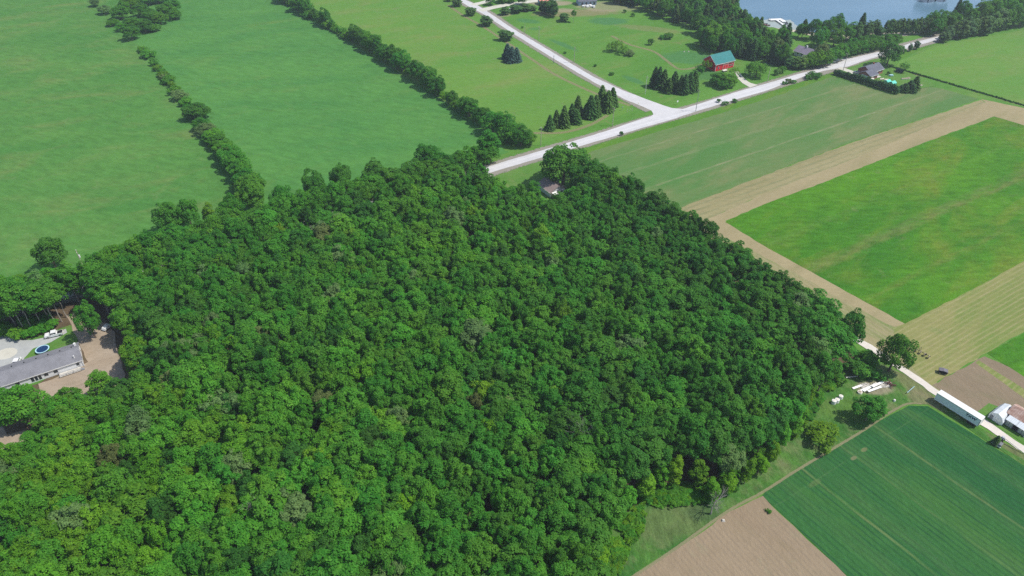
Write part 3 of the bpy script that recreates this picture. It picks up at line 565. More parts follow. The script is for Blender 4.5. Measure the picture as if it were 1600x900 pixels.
# semi-trailer beside the lane
a = G(1525, 670); ang = -55.0; Ln = 13.3; dv = Vector((math.cos(R(ang)), math.sin(R(ang)), 0))
o = empty('semi_trailer', Vector((a.x, a.y, .12)) - dv * Ln, ang, 'long white semi-trailer with sky-tinted blue side parked beside the gravel lane', 'trailer')
o.scale = (1, .92, .9)
MB().box(0, Ln, .04, 2.56, 1.15, 3.95).build('body', M['trailer_side'], o); MB().box(-.03, Ln + .03, 0, 2.6, 3.953, 4.05).build('roof', M['trailer_roof'], o)
MB().box(-.02, Ln + .02, -.02, .035, 1.05, 1.3).build('bottom_rail', M['white'], o); MB().box(-.02, Ln + .02, 2.565, 2.62, 1.05, 1.3).build('bottom_rail', M['white'], o)
MB().box(-.02, Ln + .02, -.01, .035, 3.78, 3.95).build('top_rail', M['chrome'], o)
for y in (.06, 1.32): MB().box(Ln + .003, Ln + .06, y, y + 1.22, 1.2, 3.85).build('rear_door', M['white'], o)
for y in (-.01, 2.5): MB().box(Ln - .02, Ln + .09, y, y + .1, 1.1, 3.94).build('door_post', M['black'], o)
for x in (Ln - 2.6, Ln - 1.3):
    for y in (.3, 2.3): wheel(o, x, y, .5, .45)
for y in (.5, 2.1): MB().box(2.6, 2.8, y - .08, y + .08, 0, 1.15).build('landing_leg', M['grey'], o)
MB().box(Ln - 3.2, Ln - .6, .5, 2.1, .75, 1.14).build('axle_frame', M['black'], o)
m_ink = flat('navy_lettering', (.01, .02, .06), .5)
fc = bpy.data.curves.new('lettering', 'FONT'); fc.body = 'TXW'; fc.size = 1.25; fc.extrude = .01; fc.shear = .25; fc.space_character = 1.1; fc.materials.append(m_ink)
try: fc.offset = .05
except Exception: pass
t_ = bpy.data.objects.new('lettering', fc); me_ = None; COL.objects.link(t_); bpy.context.view_layer.update(); me_ = bpy.data.meshes.new_from_object(t_.evaluated_get(bpy.context.evaluated_depsgraph_get())); bpy.data.objects.remove(t_); me_.materials.clear(); me_.materials.append(m_ink); t_ = link('lettering', me_, o); t_.location = (Ln - 4.2, .022, 2.45); t_.rotation_euler = (R(90), 0, 0)

# white gambrel shed
f0 = G(1541, 652); f1 = G(1556, 661); ang = 34; o = empty('metal_shed', (f0.x + .3, f0.y, .12), ang, 'white metal gambrel shed beside the gravel lane', 'shed'); o.scale = (.92, .92, .92)
W_ = 4.4; gam = [(-W_, 0), (0, 0), (0, 1.4), (-.8, 2.8), (-W_ / 2, 3.5), (-W_ + .8, 2.8), (-W_, 1.4)]
MB().prism(gam, 0, 6.9, 'x').build('wall', M['siding'], o)
def rs(y0, z0, y1, z1): slab(o, 'roof_slope', (-.2, y0, z0), (7.1, y0, z0), (7.1, y1, z1), (-.2, y1, z1), .06, M['metal'])
rs(.12, 1.35, -.73, 2.88); rs(-.735, 2.885, -W_ / 2, 3.59); rs(-W_ / 2 - .003, 3.59, -W_ + .73, 2.885); rs(-W_ + .725, 2.88, -W_ - .12, 1.35)
MB().box(-.05, -.004, -1.4, -.4, 0, 1.8).build('door', M['grey'], o); MB().box(-.06, -.004, -3.9, -2.3, .0, 1.9).build('sliding_door', M['white'], o)

# rusty roofed shed with lean-to
a = G(1568, 663); ang = -56; o = empty('rusty_roofed_shed', (a.x, a.y, .12), ang, 'old shed with rusty metal roof and white lean-to front', 'shed')
gable(o, 9, 5.6, 2.9, 4.3, M['grey'], M['rust'], .3, x0=-1.0, y0=1.9)
MB().box(0, 5.6, .06, 1.85, 0, 2.1).build('lean_to_wall', M['grey'], o); 
slab(o, 'lean_to_roof', (-.2, -.25, 2.1), (2.75, -.25, 2.1), (2.75, 1.85, 2.95), (-.2, 1.85, 2.95), .05, M['metal']); slab(o, 'lean_to_roof', (2.83, -.3, 2.08), (5.8, -.3, 2.08), (5.8, 1.8, 2.93), (2.83, 1.8, 2.93), .05, M['metal'])
MB().box(2.2, 3.6, .0, .05, 0, 1.9).build('doorway_shade', M['dark'], o)  # solid near-black panel, the shade inside the opening put into its colour
for x in (.3, 1.2, 3.9, 4.8): MB().box(x, x + .7, -.03, .055, .2, 1.9).build('wall_sheet', M['galv'], o)
MB().box(5.7, 6.1, -.2, .3, 0, 1.3).build('rain_barrel', M['white'], o)

# field machines and scrap
p = G(1472, 583); o = empty('farm_wagon', (p.x, p.y, .07), -25, 'small dark farm wagon with grey lid standing in the mown field', 'wagon')
MB().box(-1.5, 1.5, -.95, .95, .55, 1.6, taper=-.08).build('box', M['dark'], o); MB().prism([(-1.65, 1.62), (1.65, 1.62), (0, 1.95)], -1.05, 1.05).build('lid', flat('grey_lid', (.16, .15, .17), .7), o)
o.scale = (.78, .78, .8)
for x in (-1, 1):
    for y in (-1.0, 1.0): wheel(o, x, y, .4, .2)
MB().cyl((1.5, 0, .5), (3.0, 0, .35), .06).build('drawbar', M['black'], o)
p = G(1437, 552); o = empty('hay_rake', (p.x, p.y, .07), -52, 'rusty wheel rake lying at the corner of the mown field', 'hay rake')
MB().cyl((-3.4, 0, .8), (3.4, 0, .8), .08).build('beam', M['black'], o); MB().cyl((0, 0, .8), (-1, 2.6, .5), .07).build('drawbar', M['black'], o)
for i in range(5): x = -2.8 + i * 1.4; w_ = MB().cyl((x, -.25, .65), (x + .25, -.2, .65), .62, n=14).build('rake_wheel', M['wood'], o)
for x in (-1.6, 1.6): wheel(o, x, .6, .35, .15)
for i, (x, y, L_, l) in enumerate([(1345, 606, 5.2, 'leftmost'), (1352, 607, 6, 'second from left'), (1358, 609, 6.2, 'middle'), (1364, 608, 5.6, 'second from right'), (1367, 605, 5, 'rightmost')]):
    p = G(x + (i - 2) * 1.6, y + (2 if i % 2 else -2)); o = empty('roofing_sheet', (p.x, p.y, .1 + .16 * i), 27 + 4 * (i % 3) - 3, 'white metal sheet on the scrap pile, %s of the five' % l, 'metal sheet', 'white sheets on the scrap pile')
    MB().prism([(-.4 + j * .08, .1 + (.05 if j % 2 else 0)) for j in range(11)] + [(.4 - j * .08, .06 + (.0 if j % 2 else 0)) for j in range(11)], -L_ / 2, L_ / 2).build('sheet', M['white'], o).rotation_euler = (R(2), R(3), R(90))
sr_ = random.Random(4)
b = MB()
for i in range(150):
    px = sr_.uniform(1346, 1392); py = 604 - (px - 1346) * .05 + sr_.uniform(-4, 3); q = G(px, py); s = sr_.uniform(.15, .5); b.box(q.x - s, q.x + s, q.y - s * .7, q.y + s * .7, .05, .1 + s * .7, taper=.4)
tag(b.build('rubble_heap', M['stone']), 'heap of pale broken stone and soil beside the white sheets', 'rubble', kind='stuff')
p = G(1390, 602); o = empty('brush_pile', (p.x, p.y, .08), 20, 'dark reddish heap of scrap timber at the right end of the rubble', 'timber heap')
for i in range(14):
    a_ = sr_.uniform(0, 3.1); l_ = sr_.uniform(.9, 2); MB().cyl((-l_ * math.cos(a_), -l_ * math.sin(a_), .1 + .05 * i), (l_ * math.cos(a_), l_ * math.sin(a_), .15 + .07 * i), .08, n=5).build('timber', flat('red_brown_timber', (.16, .08, .06), .9) if i == 0 else bpy.data.materials['red_brown_timber'], o)
for (x, y, r, h, l) in [(1302, 630, .75, 1.1, 'white drum at the lower left of the three by the wood'), (1307, 628, .75, 1.1, 'white drum in the middle of the three by the wood'), (1313, 622, .7, .9, 'white drum at the upper right of the three by the wood'), (1397, 627, .35, .6, 'small white pail alone on the rough grass'), (1343, 614, .8, .5, 'yellowish tub just below the scrap pile')]:
    p = G(x, y); o = empty('plastic_drum', (p.x, p.y, .08), 15, l, 'drum'); MB().cyl((0, 0, 0), (0, 0, h), r, r * .92, n=14).build('body', M['white'] if 'white' in l else M['trim'], o); MB().cyl((0, 0, h), (0, 0, h + .08), r * .6, n=12).build('lid', M['trim'] if 'white' in l else M['wood'], o)
p = G(1331, 591); o = tag(MB().cyl((-2, 0, .3), (2, .6, .3), .22, .16, n=9).build('fallen_log', M['stone']), 'pale log lying at the wood corner above the scrap pile', 'log'); o.location = (p.x, p.y, .05)
p = G(1422, 611); o = empty('picket_rail', (p.x, p.y, .07), 38, 'greenish plank leaning on short posts beside the lane', 'rail'); MB().box(-2.2, 2.2, -.05, .05, .5, .7).build('plank', M['ring'], o)
for x in (-2, 0, 2): MB().box(x - .06, x + .06, .06, .16, 0, .8).build('post', M['wood'], o)
# auger and cart by the lane
p = G(1564, 689); o = empty('grain_auger', (p.x, p.y, .1), -53, 'long pale grain auger tube on the grass beside the lane', 'auger')
MB().cyl((0, 0, 1.6), (6.2, .2, .3), .13).build('tube', M['trim'], o); MB().box(-.5, .5, -.5, .5, 1.1, 1.7, taper=.3).build('hopper', M['galv'], o); MB().cyl((.2, -.6, .5), (.2, .6, .5), .05).build('axle', M['black'], o)
for y in (-.6, .6): wheel(o, .2, y, .45, .15)
p = G(1557, 695); o = empty('utility_cart', (p.x, p.y, .1), -50, 'small cart with pale tailboard under the lane-side spruce', 'cart'); MB().box(-1.2, 1.2, -.7, .7, .5, 1.1).build('box', M['grey'], o); MB().box(-1.3, 1.3, -.95, -.85, .3, .5).build('tailboard', M['white'], o)
for y in (-.75, .75): wheel(o, 0, y, .35, .15)
p = G(168, 514); o = empty('tarp_covered_boat', (p.x, p.y, .15), 70, 'white tarped trailer load at the right edge of the bare yard', 'tarp'); MB().prism([(-1.6, .5), (1.6, .4), (1.2, 1.2), (0, 1.5), (-1.3, 1.1)], -.8, .8).build('cover', M['white'], o)
for y in (-.8, .8): wheel(o, 0, y, .3, .15)

# building site at the top
p = G(908, 9); o = empty('unfinished_house', (p.x, p.y, .1), 8, 'blue-grey unfinished house at the top edge of the photo', 'house'); gable(o, 14, 9, 3.2, 6, M['wrap'], M['slate'], .4, x0=-2)
for u in (0, 3.2, 6.4, 9.4): win(o, 'front', u, .5, 1.6, 2.0, 14, 9)
p = G(852, 8); o = empty('sheathed_outbuilding', (p.x, p.y, .1), 15, 'salmon-roofed outbuilding at the top edge of the photo', 'building'); gable(o, 8, 7, 2.8, 4.6, M['wrap'], M['orange'], .4, x0=-4)
win(o, 'front', 1, 1, 1.2, 1.2, 8, 7)
for i, (x, y) in enumerate([(914, 10), (918, 11.5), (922, 10), (925, 11), (911, 11), (928, 12), (919, 9.7)]):
    p = G(x, y); o = empty('material_stack', (p.x, p.y, .1), 20 * i, 'white wrapped pallet in front of the unfinished house, %s' % ['left', 'left of middle', 'middle rear', 'right of middle', 'far left', 'far right', 'rearmost'][i], 'pallet', 'pallets at the building site'); MB().box(-1.1, 1.1, -.8, .8, .15, .9 + .2 * (i % 3), taper=.06).build('load', M['white'], o); MB().box(-1.15, 1.15, -.85, .85, 0, .148).build('pallet', M['wood'], o)

# utility poles, signs, mailboxes
def pole(px, py, h, label, arm=True, lean=0, m=None, face=A2):
    p = G(px, py); o = empty('utility_pole', (p.x, p.y, .02), face, label, 'utility pole', 'utility poles along the roads'); o.rotation_euler[1] = R(lean)
    MB().cyl((0, 0, 0), (0, 0, h), .17, .12, n=8).build('pole', m or M['pole'], o)
    if arm:
        MB().box(-.06, .06, -1.1, 1.1, h - .7, h - .56).build('crossarm', M['wood'], o)
        for y in (-1, 0, 1): MB().cyl((0, y, h - .56 if y else h), (0, y, h - .3 if y else h + .25), .06, n=6).build('insulator', M['white'], o)
pole(137, 432, 12, 'pole with white transformer at the lower edge of the west pasture')
o = bpy.data.objects[-1] if False else None
p = G(137, 432); 
pole(1008, 147, 10.5, 'pale pole left of the spruces by the junction', m=flat('pale_pole', (.55, .6, .5), .8)); pole(897, 98, 10, 'pale pole in the meadow beside the upper concession road'); pole(842, 62, 9, 'faint pole near the top of the concession road')
pole(957, 197, 10, 'pole in the grass corner left of the junction'); pole(845, 228, 10, 'pole above the end of the white cross road'); pole(1087, 174, 12, 'pole on the far verge right of the junction spruces', m=flat('grey_pole', (.28, .30, .28), .9)); pole(865, 99, 5, 'short dark post on the left edge of the concession road', arm=False, m=M['grey'])
pole(1317, 111, 11, 'pole at the entrance of the brick house driveway'); pole(1437, 55, 9, 'dark pole before the cedar row by the lake', m=M['grey']); pole(820, 53, 7, 'thin pole on the concession road verge', arm=False)
pole(1199, 128, 9, 'thin pole on the verge right of the barn driveway', arm=False, m=M['pole'])
tr = [x for x in bpy.data.objects if x.name == 'utility_pole'][0]; MB().cyl((.25, .3, 8.6), (.25, .3, 9.6), .28, n=10).build('transformer', M['white'], tr)
def sign(px, py, h, s, label, mat, ang=A1):
    p = G(px, py); o = empty('road_sign', (p.x, p.y, .03), ang, label, 'sign'); MB().cyl((0, 0, 0), (0, 0, h), .05, n=6).build('post', M['pole'], o); MB().cyl((-.03, 0, h), (.03, 0, h), s, n=8).build('plate', mat, o)
sign(1058, 164, 2.1, .6, 'round white sign on the grass above the junction', M['white']); sign(972, 173, 2, .5, 'white sign on the grass corner left of the junction', M['white'], A2); sign(1122, 165, 1.8, .35, 'small grey sign on the near verge of the cross road', M['grey']); sign(997, 166, 1.8, .4, 'small pale sign in the grass corner beside the concession road', M['trim'])
for i, x in enumerate((980, 984, 988)): 
    p = G(x, 175 - i); o = tag(MB().box(-.08, .08, -.08, .08, 0, 1.6, taper=.1).build('marker_post', M['trim']), 'pale marker post left of the junction, %s of three' % ['left', 'middle', 'right'][i], 'post'); o.location = (p.x, p.y, .03)
for (x, y, l) in [(1069, 81, 'pale stone in the meadow before the far wood, left one'), (1076, 81, 'pale stone in the meadow before the far wood, right one'), (1130, 814, 'small pale stone near the tilled field edge')]:
    p = G(x, y); b = MB(); b.box(-.5, .5, -.4, .4, 0, .5, taper=.45); o = tag(b.build('boulder', M['stone']), l, 'stone'); o.location = (p.x, p.y, .02)

# ================================================================== FOLIAGE
def foliage_mat(name, stops, transl=0.38, rough=0.6):
    n = N(name)
    t = n.new('Attribute', attribute_type='INSTANCER', attribute_name='tone').outputs['Fac']
    oi = n.new('ObjectInfo').outputs['Random']
    lf = n.new('Attribute', attribute_name='leaf').outputs['Fac']
    cr = n.new('ValToRGB'); n.put(cr.inputs[0], t); e = cr.color_ramp.elements
    while len(e) < len(stops): e.new(0.5)
    for i, (p, c) in enumerate(stops): e[i].position = p; e[i].color = (*c, 1)
    hs = n.new('HueSaturation'); n.put(hs.inputs['Color'], cr.outputs[0])
    n.put(hs.inputs['Hue'], n.math('ADD', n.math('MULTIPLY', n.math('SUBTRACT', oi, 0.5), 0.022), n.math('ADD', 0.5, n.math('MULTIPLY', n.math('SUBTRACT', lf, 0.5), -0.03))))
    v = n.math('MULTIPLY', n.rng(lf, 0, 1, 0.70, 1.32), n.rng(n.math('FRACT', n.math('MULTIPLY', oi, 7.31)), 0, 1, 0.82, 1.18))
    n.put(hs.inputs['Value'], v)
    n.color(hs.outputs[0]); n.b.inputs['Roughness'].default_value = rough; n.b.inputs['Specular IOR Level'].default_value = 0.12
    tr = n.new('BsdfTranslucent'); n.put(tr.inputs['Color'], n.mix(0.5, hs.outputs[0], (0.11, 0.28, 0.012), 'MIX'))
    mx = n.new('MixShader'); mx.inputs[0].default_value = transl
    n.t.links.new(n.b.outputs[0], mx.inputs[1]); n.t.links.new(tr.outputs[0], mx.inputs[2]); n.t.links.new(mx.outputs[0], n.out.inputs[0])
    return n.m
#   tone: 0 bottle green, .25 dark mid, .5 mid, .7 fresh, .85 yellow-green, .95 silvery, 1 brownish
m_leaf = foliage_mat('broadleaf_leaves', [(0.0, (0.043, 0.150, 0.022)), (0.25, (0.058, 0.210, 0.023)), (0.5, (0.073, 0.258, 0.024)), (0.7, (0.096, 0.292, 0.022)),
    (0.84, (0.140, 0.310, 0.014)), (0.93, (0.140, 0.265, 0.080)), (1.0, (0.14, 0.175, 0.05))])
m_needle = foliage_mat('conifer_needles', [(0.0, (0.038, 0.108, 0.034)), (0.4, (0.062, 0.165, 0.042)), (0.7, (0.105, 0.21, 0.042)), (1.0, (0.07, 0.15, 0.12))], transl=0.2)
m_bark = flat('bark', (0.15, 0.12, 0.095), .95, var=.3)
m_bark_pale = flat('pale_bark', (0.34, 0.31, 0.26), .9, var=.25)
m_dead = flat('weathered_dead_wood', (0.34, 0.31, 0.29), .9, var=.2)

def mesh_quads(name, C, U, V, leaf, mat, curl=None):
    """leaf-sized faces: a rhombus per leaf spray, long axis U, short axis V"""
    k = len(C); P = np.empty((k, 4, 3))
    P[:, 0] = C - U; P[:, 1] = C - V * 0.8 + U * 0.15; P[:, 2] = C + U; P[:, 3] = C + V * 0.8 + U * 0.15
    if curl is not None: P[:, 1] -= curl; P[:, 3] -= curl
    me = bpy.data.meshes.new(name); me.vertices.add(4 * k); me.vertices.foreach_set('co', P.reshape(-1))
    me.loops.add(4 * k); me.loops.foreach_set('vertex_index', np.arange(4 * k))
    me.polygons.add(k); me.polygons.foreach_set('loop_start', np.arange(k) * 4); me.polygons.foreach_set('loop_total', np.full(k, 4))
    me.update(); me.validate()
    at = me.attributes.new('leaf', 'FLOAT', 'FACE'); at.data.foreach_set('value', leaf.astype(np.float32))
    me.materials.append(mat); return me
def unit(a): return a / np.maximum(1e-9, np.linalg.norm(a, axis=-1, keepdims=True))
def crown(name, seed, Rw, z0, z1, lobes, lr, per, ls, mat=None, low=-0.55, power=1.0, flat_=0.95, up=0.35, open_=0.0, droop=0.3):
    g = np.random.default_rng(seed); cz, rz = (z0 + z1) / 2, (z1 - z0) / 2
    i = np.arange(lobes); zz = low + (1 - low) * ((i + .5) / lobes) ** power
    th = i * 2.399963 + g.uniform(-.5, .5, lobes)
    rr = np.sqrt(np.maximum(0, 1 - zz ** 2)); u = np.stack([rr * np.cos(th), rr * np.sin(th), zz], 1)
    u = unit(u + g.normal(0, .16, u.shape))
    k = g.uniform(.60, .88, lobes); k[g.random(lobes) < 0.25] *= .6
    # uneven outline: the crown bulges and recedes with direction
    ph = g.uniform(0, 6.28, 4); bul = 1 + .13 * np.sin(2 * np.arctan2(u[:, 1], u[:, 0]) + ph[0]) + .1 * np.sin(3 * np.arctan2(u[:, 1], u[:, 0]) + ph[1]) + .08 * np.sin(5 * u[:, 2] + ph[2])
    cen = u * np.array([Rw, Rw, rz]) * (k * bul)[:, None] + np.array([0, 0, cz])
    rad = lr * g.uniform(.65, 1.35, lobes)
    C = []; U = []; V = []; L = []; CU = []
    for j in range(lobes):
        m = int(per * (rad[j] / lr) ** 2)
        v = unit(unit(g.normal(size=(m, 3))) + .55 * u[j] + np.array([0, 0, up]))
        p = cen[j] + v * np.array([1, 1, flat_]) * rad[j] * g.uniform(.72, 1.1, (m, 1))
        nrm = unit(v + .75 * g.normal(0, .6, (m, 3)) + np.array([0, 0, .75]))
        t = unit(np.cross(nrm, g.normal(size=(m, 3)))); b = np.cross(nrm, t)
        s = ls * g.uniform(.55, 1.3, (m, 1))
        C.append(p); U.append(t * s); V.append(b * s * .8); CU.append(nrm * s * droop)
        L.append(np.clip(.5 + g.normal(0, .13) + g.normal(0, .14, m), 0, 1))
    C, U, V, L, CU = (np.concatenate(x) for x in (C, U, V, L, CU))
    return mesh_quads(name, C, U, V, L, mat or m_leaf, CU)

def tube(V, F, a, b, ra, rb, n=6):
    a = np.array(a, float); b = np.array(b, float); d = unit(b - a); x = unit(np.cross(d, [0.3, 0.9, 0.1])); y = np.cross(d, x); s = len(V)
    for c, r in ((a, ra), (b, rb)):
        for k in range(n):
            t = 2 * math.pi * k / n; V.append(tuple(c + (x * math.cos(t) + y * math.sin(t)) * r))
    for k in range(n): F.append((s + k, s + (k + 1) % n, s + n + (k + 1) % n, s + n + k))
    F.append(tuple(s + n + k for k in range(n)))
def trunk(name, seed, h, r, z0, Rw, limbs, mat):
    g = np.random.default_rng(seed); V = []; F = []; p = np.array([0, 0, -0.3]); q = p
    pts = [p]; 
    for k in range(1, 5):
        q = np.array([g.normal(0, .12 * k), g.normal(0, .12 * k), h * k / 4 * .93]); pts.append(q)
    for k in range(4): tube(V, F, pts[k], pts[k + 1], r * (1.25 if k == 0 else 1 - .2 * k), r * (1 - .2 * (k + 1)), 7)
    for k in range(limbs):
        t = z0 + (h - z0) * (.0 + .7 * k / limbs); a = np.array([np.interp(t, [x[2] for x in pts], [x[0] for x in pts]), np.interp(t, [x[2] for x in pts], [x[1] for x in pts]), t])
        th = k * 2.4 + g.uniform(-.4, .4); L = Rw * g.uniform(.6, .85) * (1 - .4 * k / limbs)
        m = a + np.array([math.cos(th) * L * .5, math.sin(th) * L * .5, L * .25]); e = m + np.array([math.cos(th + .3) * L * .5, math.sin(th + .3) * L * .5, L * .5])
        tube(V, F, a, m, r * .38, r * .25, 5); tube(V, F, m, e, r * .25, r * .08, 5)
    me = bpy.data.meshes.new(name); me.from_pydata(V, [], F); me.update(); me.materials.append(mat); return me
def conifer(name, seed, Rw, H, z0, levels, mat=None, droop=.35, ls=.34, dens=1.0, power=.85):
    g = np.random.default_rng(seed); C = []; U = []; V = []; L = []
    for i in range(levels):
        t = (i + g.uniform(-.3, .3)) / levels; t = min(max(t, 0), .985); z = z0 + (H - z0) * t; r = Rw * (1 - t) ** power * g.uniform(.85, 1.1) + .12
        nb = max(4, int(11 * (r / Rw) ** .5)); th0 = g.uniform(0, 6.28)
        for b in range(nb):
            th = th0 + 2 * math.pi * b / nb + g.normal(0, .12); rb = r * g.uniform(.75, 1.12); shade = g.normal(0, .1)
            m = max(3, int(dens * (4 + 9 * rb)))
            s = np.sqrt(g.uniform(.04, 1, m)); dirv = np.array([math.cos(th), math.sin(th), 0]); side = np.array([-math.sin(th), math.cos(th), 0])
            w_ = (1 - s) * .28 * rb + .12
            p = dirv * (s * rb)[:, None] + side * (g.uniform(-1, 1, m) * w_)[:, None]
            p[:, 2] = z - droop * (s ** 1.5) * rb + g.normal(0, .06, m)
            ax = unit(dirv + side * g.uniform(-.7, .7, (m, 1)) + np.array([0, 0, -.3]) + g.normal(0, .15, (m, 3)))
            nn = unit(np.array([0, 0, 1]) + dirv * .5 + g.normal(0, .35, (m, 3))); bb = unit(np.cross(nn, ax)); sz = ls * g.uniform(.6, 1.3, (m, 1))
            C.append(p); U.append(ax * sz * 1.1); V.append(bb * sz * .6); L.append(np.clip(.5 + shade + g.normal(0, .15, m) + .1 * (s - .5), 0, 1))
    # leader
    C.append(np.array([[0, 0, H - .25], [0, 0, H - .5]])); U.append(np.array([[0, 0, .35]] * 2)); V.append(np.array([[.08, 0, 0], [0, .12, 0]])); L.append(np.array([.5, .5]))
    return mesh_quads(name, *(np.concatenate(x) for x in (C, U, V, L)), mat or m_needle)
def dead_tree(name, seed, h):
    g = np.random.default_rng(seed); V = []; F = []
    def br(a, d, L, r, lev):
        b = a + d * L; tube(V, F, a, b, r, r * .6, 6 if lev == 0 else 4)
        if lev >= 5: return
        for k in range(3 if lev < 3 else 2):
            nd = unit(d + g.normal(0, .42, 3) + np.array([0, 0, .22])); br(b, nd, L * g.uniform(.55, .8), r * .58, lev + 1)
        if lev < 3:
            mpt = a + d * L * .6; nd = unit(d * .5 + g.normal(0, .6, 3)); br(mpt, nd, L * .6, r * .4, lev + 1)
    br(np.array([0, 0, -.2]), unit(np.array([.05, .02, 1])), h * .34, .2, 0)
    me = bpy.data.meshes.new(name); me.from_pydata(V, [], F); me.update(); me.materials.append(m_dead); return me

PROTO = {}
def proto(key, cm, tm, Rw, H): PROTO.setdefault(key, []).append((cm, tm, Rw, H))
for i in range(7):     # closed canopy crowns
    g = random.Random(i); Rw = 4.3; H = 16
    proto('wood', crown('crown', 100 + i, Rw, 5.5 if i % 2 else 4.5, H, 54 + 3 * i, 1.12 - .05 * (i % 3), 74, .28, low=-.45, power=.85 + .05 * (i % 3)), trunk('trunk', i, 13, .24, 5, 3, 5, m_bark), Rw, H)
for i in range(3):     # full rounded crowns to the ground edge, open-grown
    proto('round', crown('crown', 200 + i, 5.0, 1.6, 12, 74, 1.15, 66, .29, low=-.8), trunk('trunk', 20 + i, 10, .35, 2.5, 4, 6, m_bark), 6.1, 12)
for i in range(2):     # slender, foliage only near the top
    proto('slender', crown('crown', 300 + i, 3.2, 7.5, 17, 34, 1.05, 60, .29, low=-.7), trunk('trunk', 30 + i, 15, .17, 8, 2.4, 4, m_bark_pale), 3.2, 17)
for i in range(2):     # tall oval (poplar, young maple with crown to the ground)
    proto('oval', crown('crown', 350 + i, 2.9, .8, 14, 50, 1.0, 62, .27, low=-.9), trunk('trunk', 40 + i, 12, .2, 2, 2.2, 5, m_bark), 3.5, 14)
for i in range(3):     # bushes
    proto('bush', crown('foliage', 400 + i, 2.4, .2, 3.6, 30, .72, 46, .22, low=-.6), trunk('stem', 50 + i, 2.6, .09, .4, 1.8, 5, m_bark), 2.95, 3.9)
for i in range(2):     # loose airy orchard tree
    proto('loose', crown('crown', 450 + i, 4.2, 1.5, 8, 44, .85, 34, .24, low=-.7), trunk('trunk', 60 + i, 6, .2, 1.5, 3.5, 7, m_bark), 4.8, 8)
for i in range(3): proto('spruce', conifer('crown', 500 + i, 2.6, 12, .4, 40, dens=1.5, power=.72), trunk('trunk', 70 + i, 11, .2, 20, 1, 0, m_bark), 2.15, 12)
for i in range(3): proto('cedar', crown('crown', 550 + i, 2.0, .1, 7, 84, .62, 52, .20, mat=m_needle, low=-.95, up=.5), trunk('trunk', 80 + i, 5.5, .15, 20, 1, 0, m_bark), 2.4, 7.3)
PROTO['fork'] = PROTO['oval']

def put_tree(key, p, h, wd, tone, name, label, cat, group=None, var=None, rz=None):
    """p ground point, h height, wd crown width (m)"""
    if name != 'woodland_tree' and tone < .75: tone = tone + .16 * (.9 - tone)
    ps = PROTO[key]; cm, tm, Rw, H = ps[var % len(ps)] if var is not None else ps[rnd.randrange(len(ps))]
    e = empty(name, (p[0], p[1], 0.05), rnd.uniform(0, 360) if rz is None else rz, label, cat, group)
    sw = wd / 2 / Rw; e.scale = (sw * rnd.uniform(.93, 1.07), sw * rnd.uniform(.93, 1.07), h / H)
    c = link(cm.name.split('.')[0], cm, e); c['tone'] = float(tone); link(tm.name.split('.')[0], tm, e)
    return e

# ------------------------------------------------------------------ the wood
def inside(p, poly):
    x, y = p; r = False; j = len(poly) - 1
    for i in range(len(poly)):
        xi, yi = poly[i]; xj, yj = poly[j]
        if (yi > y) != (yj > y) and x < (xj - xi) * (y - yi) / (yj - yi) + xi: r = not r
        j = i
    return r
WOOD = [(-500, 618), (-200, 545), (-20, 505), (60, 488), (98, 480), (108, 470), (200, 449), (400, 392), (600, 333), (700, 304), (745, 306), (775, 322), (790, 338), (840, 348), (885, 348), (905, 315), (930, 292), (960, 305), (1075, 388), (1190, 460), (1290, 532), (1308, 585), (1262, 630), (1216, 682), (1165, 735), (1110, 762), (1078, 748), (1040, 742), (1000, 778), (955, 812), (930, 880), (900, 1060),
        (-500, 1060), (-500, 745), (0, 748), (70, 735), (75, 690), (100, 665), (150, 668), (196, 655), (222, 615), (212, 585), (200, 545), (190, 500), (165, 492), (150, 480), (130, 475), (112, 492), (100, 505), (60, 515), (20, 522), (-20, 520), (-200, 590), (-500, 700)]
WOODW = [tuple(G(*q)[:2]) for q in WOOD]
gr = np.random.default_rng(3)
def smooth_noise(seed):
    g = np.random.default_rng(seed); k = g.uniform(.012, .05, (10, 2)) * g.choice([-1, 1], (10, 2)); ph = g.uniform(0, 6.28, 10)
    return lambda x, y: float(np.sin(k[:, 0] * x + k[:, 1] * y + ph).sum()) / 4.5
sn1, sn2 = smooth_noise(5), smooth_noise(9)
pts = []; sp_ = 5.5
ys = np.arange(20, 290, sp_ * .87)
for r_, y in enumerate(ys):
    for x in np.arange(-240, 130, sp_):
        q = (x + (r_ % 2) * sp_ / 2 + gr.uniform(-1.9, 1.9), y + gr.uniform(-1.9, 1.9))
        if inside(q, WOODW): pts.append(q)
gap = G(735, 438); DEADP = G(902, 712)
trees = []
